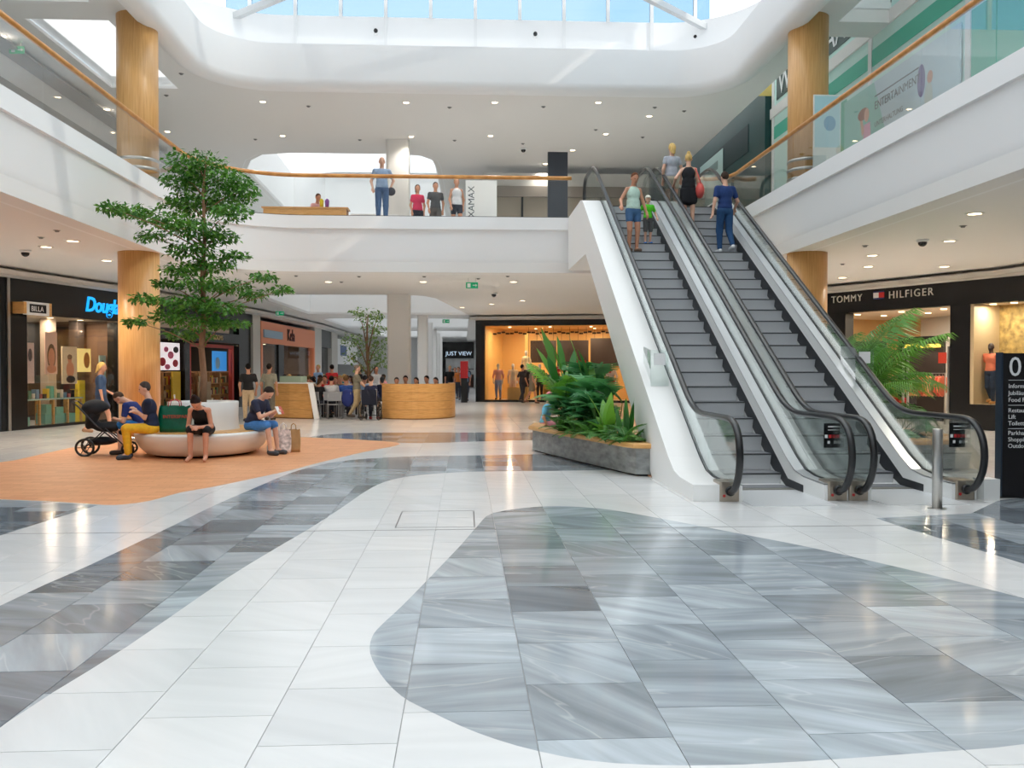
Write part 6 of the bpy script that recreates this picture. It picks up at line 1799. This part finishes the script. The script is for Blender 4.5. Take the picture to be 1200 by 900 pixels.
print_poly(ell((-1.45, 1.55), (.16, .28)), mat('print_shirt', (206, 216, 210), .5)); print_poly([(-1.6, .75), (-1.3, .75), (-1.28, 1.35), (-1.62, 1.35)], mat('print_jeans', (70, 90, 150), .5)); print_poly(ell((-1.5, 1.92), (.11, .13)), gs); print_poly(ell((-1.15, 1.95), (.16, .34)), mat('print_violet', (120, 110, 160), .5)); print_poly(ell((.1, .75), (.26, .3)), mat('print_kite', (150, 190, 90), .5)); print_poly(ell((.1, .95), (.22, .12)), mat('print_violet', (120, 110, 160), .5), x=-.006)
DK = mat('print_ink', (70, 84, 92), .5)
for z, tx, sz in ((1.95, 'ENTERTAINMENT', .26), (1.55, 'UNTERHALTUNG', .17), (1.25, 'FUN & GAMES', .17)):
    put_text('lettering', tx, t, (-.006, .95, z), -PI / 2, sz, DK, .001)
MB().box(-.006, 0, -1.05, .95, 2.24, 2.27).build('rule', DK, t)
# free-standing poster by the wooden column
t = empty('poster_stand', (7.62, 18.55, 5.5), label='pale standing poster beside the wooden column upstairs', cat='poster')
MB().box(-.29, .29, -.02, .02, 0, 1.85).build('board', mat('poster_cream', (232, 234, 228), .5), t); MB().box(-.27, .27, -.025, -.02, .75, 1.82).build('print', mat('poster_aqua', (186, 224, 230), .5), t); MB().box(-.3, .3, -.12, .12, 0, .03).build('foot', STEEL, t)
MB().add([( .05 + .13 * math.cos(a * PI / 8), -.027, 1.25 + .16 * math.sin(a * PI / 8)) for a in range(16)], [tuple(range(16))]).build('print', mat('poster_blot', (120, 176, 206), .5), t)
# left upper shopfront
t = empty('upper_shopfront', (-10.98, 25, 5.5), label='dark olive upper shopfront behind the curved railing', cat='shop')
MB().box(0, .08, -7, 6, 0, 2.75).build('glazing', mat('olive_glass', (104, 106, 78), .3), t); MB().box(0, .14, -7, 6, 2.75, 2.95).build('fascia', mat('fascia_grey', (150, 150, 150), .5), t)
for y in (-4.4, -1.8, .8, 3.4): MB().box(.08, .12, y - .05, y + .05, 0, 2.75).build('mullion', DARKMETAL, t)
MB().box(0, .5, -15, 12, 3.6, 3.66).build('cornice', mat('fascia_grey', (150, 150, 150), .5), t)
# back of the upper level
t = empty('upper_counter', (-4.9, 28.2, 5.5), label='low honey wood counter on the upper level', cat='counter')
for k in range(3): MB().box(-1.3, 1.25, -.05, .0, .02 + k * .355, .365 + k * .355).build('plank', WOODH, t)
MB().box(-1.3, 1.25, 0, .5, 0, 1.07).build('core', mat('counter_core', (150, 104, 60), .7), t); MB().box(-1.35, 1.3, -.08, .55, 1.07, 1.11).build('top', WOODH, t)
for k, (x, c, w) in enumerate(((-4.45, (240, 214, 40), 'yellow'), (-4.28, (150, 90, 180), 'purple'))):
    MB().lathe([(.05, 0), (.07, .24), (.03, .3)], 12).build('flower_pot', mat('pot_' + w, c, .5), label='small %s pot on the upper wooden counter' % w, cat='pot').location = (x, 28.4, 6.61)
t = empty('white_kiosk', (-2.9, 29.6, 5.5), label='low white kiosk beside the upper wooden counter', cat='kiosk'); MB().box(-.7, .7, -.3, .3, 0, 1.05).build('body', WHITE, t); MB().box(-.75, .75, -.35, .35, 1.05, 1.1).build('top', WHITE, t)
t = empty('dark_totem', (2.92, 28, 5.5), label='dark slab-like advertising totem on the upper level', cat='totem')
MB().box(-.31, .31, -.08, .08, 0, 2.85).build('slab', mat('totem_blue', (34, 40, 50), .3), t); MB().box(-.36, .36, -.14, .14, 0, .04).build('foot', STEEL, t)
t = empty('lettered_banner', (.55, 27.5, 5.5), label='pale upright banner with sideways dark letters', cat='banner')
MB().box(-.5, .45, -.01, .01, 0, 1.85).build('cloth', mat('banner_white', (232, 234, 234), .6), t); MB().box(-.5, .45, -.1, .1, 0, .03).build('foot', STEEL, t)
o = put_text('lettering', 'XAMAX', t, (-.24, -.013, .72), 0, .27, DK, .002); o.rotation_euler = (PI / 2, -PI / 2, 0)
# far shop strip upstairs
t = empty('far_upper_shop', (6.2, 34, 5.5), label='dim shop strip at the back of the upper level', cat='shop')
MB().box(-5.5, 3.0, 0, .2, 0, 2.6).build('glazing', mat('dim_glass', (160, 150, 136), .3), t); MB().box(-5.5, 3.0, -.1, .2, 2.6, 3.0).build('fascia', mat('fascia_taupe', (140, 132, 124), .5), t); MB().box(-5.5, 3.0, -.05, .2, 3.0, 3.5).build('upper_band', mat('band_pale', (206, 204, 200), .6), t)
for x in (-4, -2.5, -1, .5, 2): MB().box(x - .04, x + .04, -.05, 0, 0, 2.6).build('mullion', DARKMETAL, t)

# ------------------------------------------------------------------ ceiling fittings
DL_G = MB().lathe([(.075, -.012), (.10, -.008), (.105, 0)], 18, caps=False).mesh('rim', mat('fitting_white', (226, 224, 220), .4))
DL_L = MB().lathe([(.07, -.006), (.07, -.004)], 16).mesh('lens', LAMP)
def downlight(x, y, z, label, group, power=0.0, big=1.0):
    t = empty('ceiling_light', (x, y, z), label=label, cat='light', group=group)
    obj('rim', DL_G, t, sc=big); obj('lens', DL_L, t, sc=big)
    if power:
        l = bpy.data.lights.new('downlight', 'SPOT'); l.energy = power; l.spot_size = 2.3; l.spot_blend = .8; l.shadow_soft_size = .1; l.color = (1, .86, .70) if z < 5 else (1, .93, .84)
        o = bpy.data.objects.new('downlight', l); o.location = (0, 0, -.05); link(o, t)
gl = [(-8.72, 19.26), (-8.4, 21.61), (-7.79, 18.34), (-8.02, 24.0), (9.66, 17.41), (9.16, 19.72), (8.37, 14.33), (10.06, 21.86), (11.95, 21.76), (10.55, 24.55)]
for x, y in gl: downlight(x, y, Z1C, 'recessed round downlight in the lower side ceiling', 'lower side downlights', 170, 1.5)
for x, y in ((-3.97, 26.55), (-1.2, 26.4), (1.45, 26.26), (-.1, 37.3), (1.07, 35.28), (2.17, 33.45)): downlight(x, y, Z1C, 'recessed round downlight in the ceiling under the balcony', 'balcony underside downlights', 150, 1.4)
for x, y in ((-5.79, 26.32), (-1.67, 26.18), (.89, 26.04), (-5.99, 30.12), (-1.75, 30.0), (.88, 29.75), (3.88, 25.88), (5.64, 27.19), (4.65, 29.33), (3.82, 31.56), (3.05, 33.71), (-10.59, 27.34), (-9.62, 29.78), (-10.66, 21.47)): downlight(x, y, Z2C, 'recessed round downlight in the upper ceiling', 'upper ceiling downlights', 105, 1.15)
SPK = MB().lathe([(.035, -.03), (.045, -.004), (.07, 0)], 12).mesh('smoke_detector', mat('detector_grey', (120, 120, 120), .5))
for x, y in ((-4.3, 25.2), (-.4, 25.1), (2.2, 24.9), (5.3, 24.8), (-6.6, 28.9), (-3.3, 28.8), (-.3, 28.7), (1.9, 29), (4.0, 27.2), (6.2, 25.1), (-7.9, 24.4), (-6.95, 22.6), (5.6, 28.0)): obj('smoke_detector', SPK, None, (x * 1.06, y * 1.06, Z2C), label='small grey smoke detector in the upper ceiling', cat='detector', group='upper smoke detectors')
for x, y in ((-7.5, 17.0), (-8.2, 17.9), (-7.6, 20.9), (8.9, 15.6), (9.9, 15.2), (8.3, 18.2), (9.2, 21.4), (-4.6, 24.9), (-2.9, 25.0), (-1.1, 24.9), (-3.6, 26.6), (.4, 25.4), (1.2, 24.7), (7.9, 11.6), (9.0, 13.4)): obj('smoke_detector', SPK, None, (x, y, Z1C), label='small grey smoke detector in the lower ceiling', cat='detector', group='lower smoke detectors')
def dome(x, y, z, label):
    t = empty('dome_camera', (x, y, z), label=label, cat='camera'); MB().lathe([(.11, -.05), (.12, 0)], 18).build('base', SWHITE, t); MB().sphere((0, 0, -.06), (.085, .085, .08), 14, 8).build('dome', mat('dome_dark', (20, 20, 22), .1), t)
dome(-9.45, 19.9, Z1C, 'dark dome camera under the ceiling by the perfume shop'); dome(9.05, 17.3, Z1C, 'dark dome camera under the ceiling by the clothes shop'); dome(1.0, 30.2, Z1C, 'dark dome camera under the ceiling near the pale column'); dome(2.07, 31.4, Z2C, 'dark dome camera in the upper ceiling near the dark totem')
for x, w in ((-2.41, 'behind the mullions above the tree side'), (1.97, 'in the middle of the clerestory ledge wall'), (6.44, 'near the slanted beam over the escalators')):
    t = empty('wall_camera', (x, 24.95, 10.85), label='small black wall camera ' + w, cat='camera'); MB().box(-.05, .05, -.08, .05, -.06, .0).build('bracket', SWHITE, t); MB().sphere((0, -.1, .0), (.06, .08, .06), 10, 6).build('lens_body', BLACK, t)
def exit_sign(x, y, z, rz, label):
    t = empty('exit_sign', (x, y, z), rz, label=label, cat='sign')
    MB().box(-.17, .17, -.015, .015, -.17, 0).build('panel', mat('exit_green', (0, 128, 84), .4, emit=((0, 128, 84), .6)), t)
    MB().add([(.02, -.017, -.10), (.10, -.017, -.10), (.10, -.017, -.13), (.15, -.017, -.085), (.10, -.017, -.04), (.10, -.017, -.07), (.02, -.017, -.07)], [(0, 1, 2, 3, 4, 5, 6)]).build('arrow', SWHITE, t)
    MB().add([(-.13, -.017, -.145), (-.04, -.017, -.145), (-.04, -.017, -.03), (-.13, -.017, -.03)], [(0, 1, 2, 3)]).build('door_symbol', SWHITE, t)
    MB().bar((-.1, 0, 0), (-.1, 0, .12), .01, .01).build('hanger', STEEL, t)
    MB().bar((.1, 0, 0), (.1, 0, .12), .01, .01).build('hanger', STEEL, t)
exit_sign(.22, 25.3, 4.03, 0, 'green exit sign hanging under the balcony'); exit_sign(-10.5, 21.8, 9.18, 0, 'green exit sign hanging from the upper ceiling by the olive shop'); exit_sign(-7.8, 38.5, 4.03, 0, 'green exit sign hanging near the orange shop'); exit_sign(-.9, 44.5, 4.03, 0, 'green exit sign hanging in the far corridor')
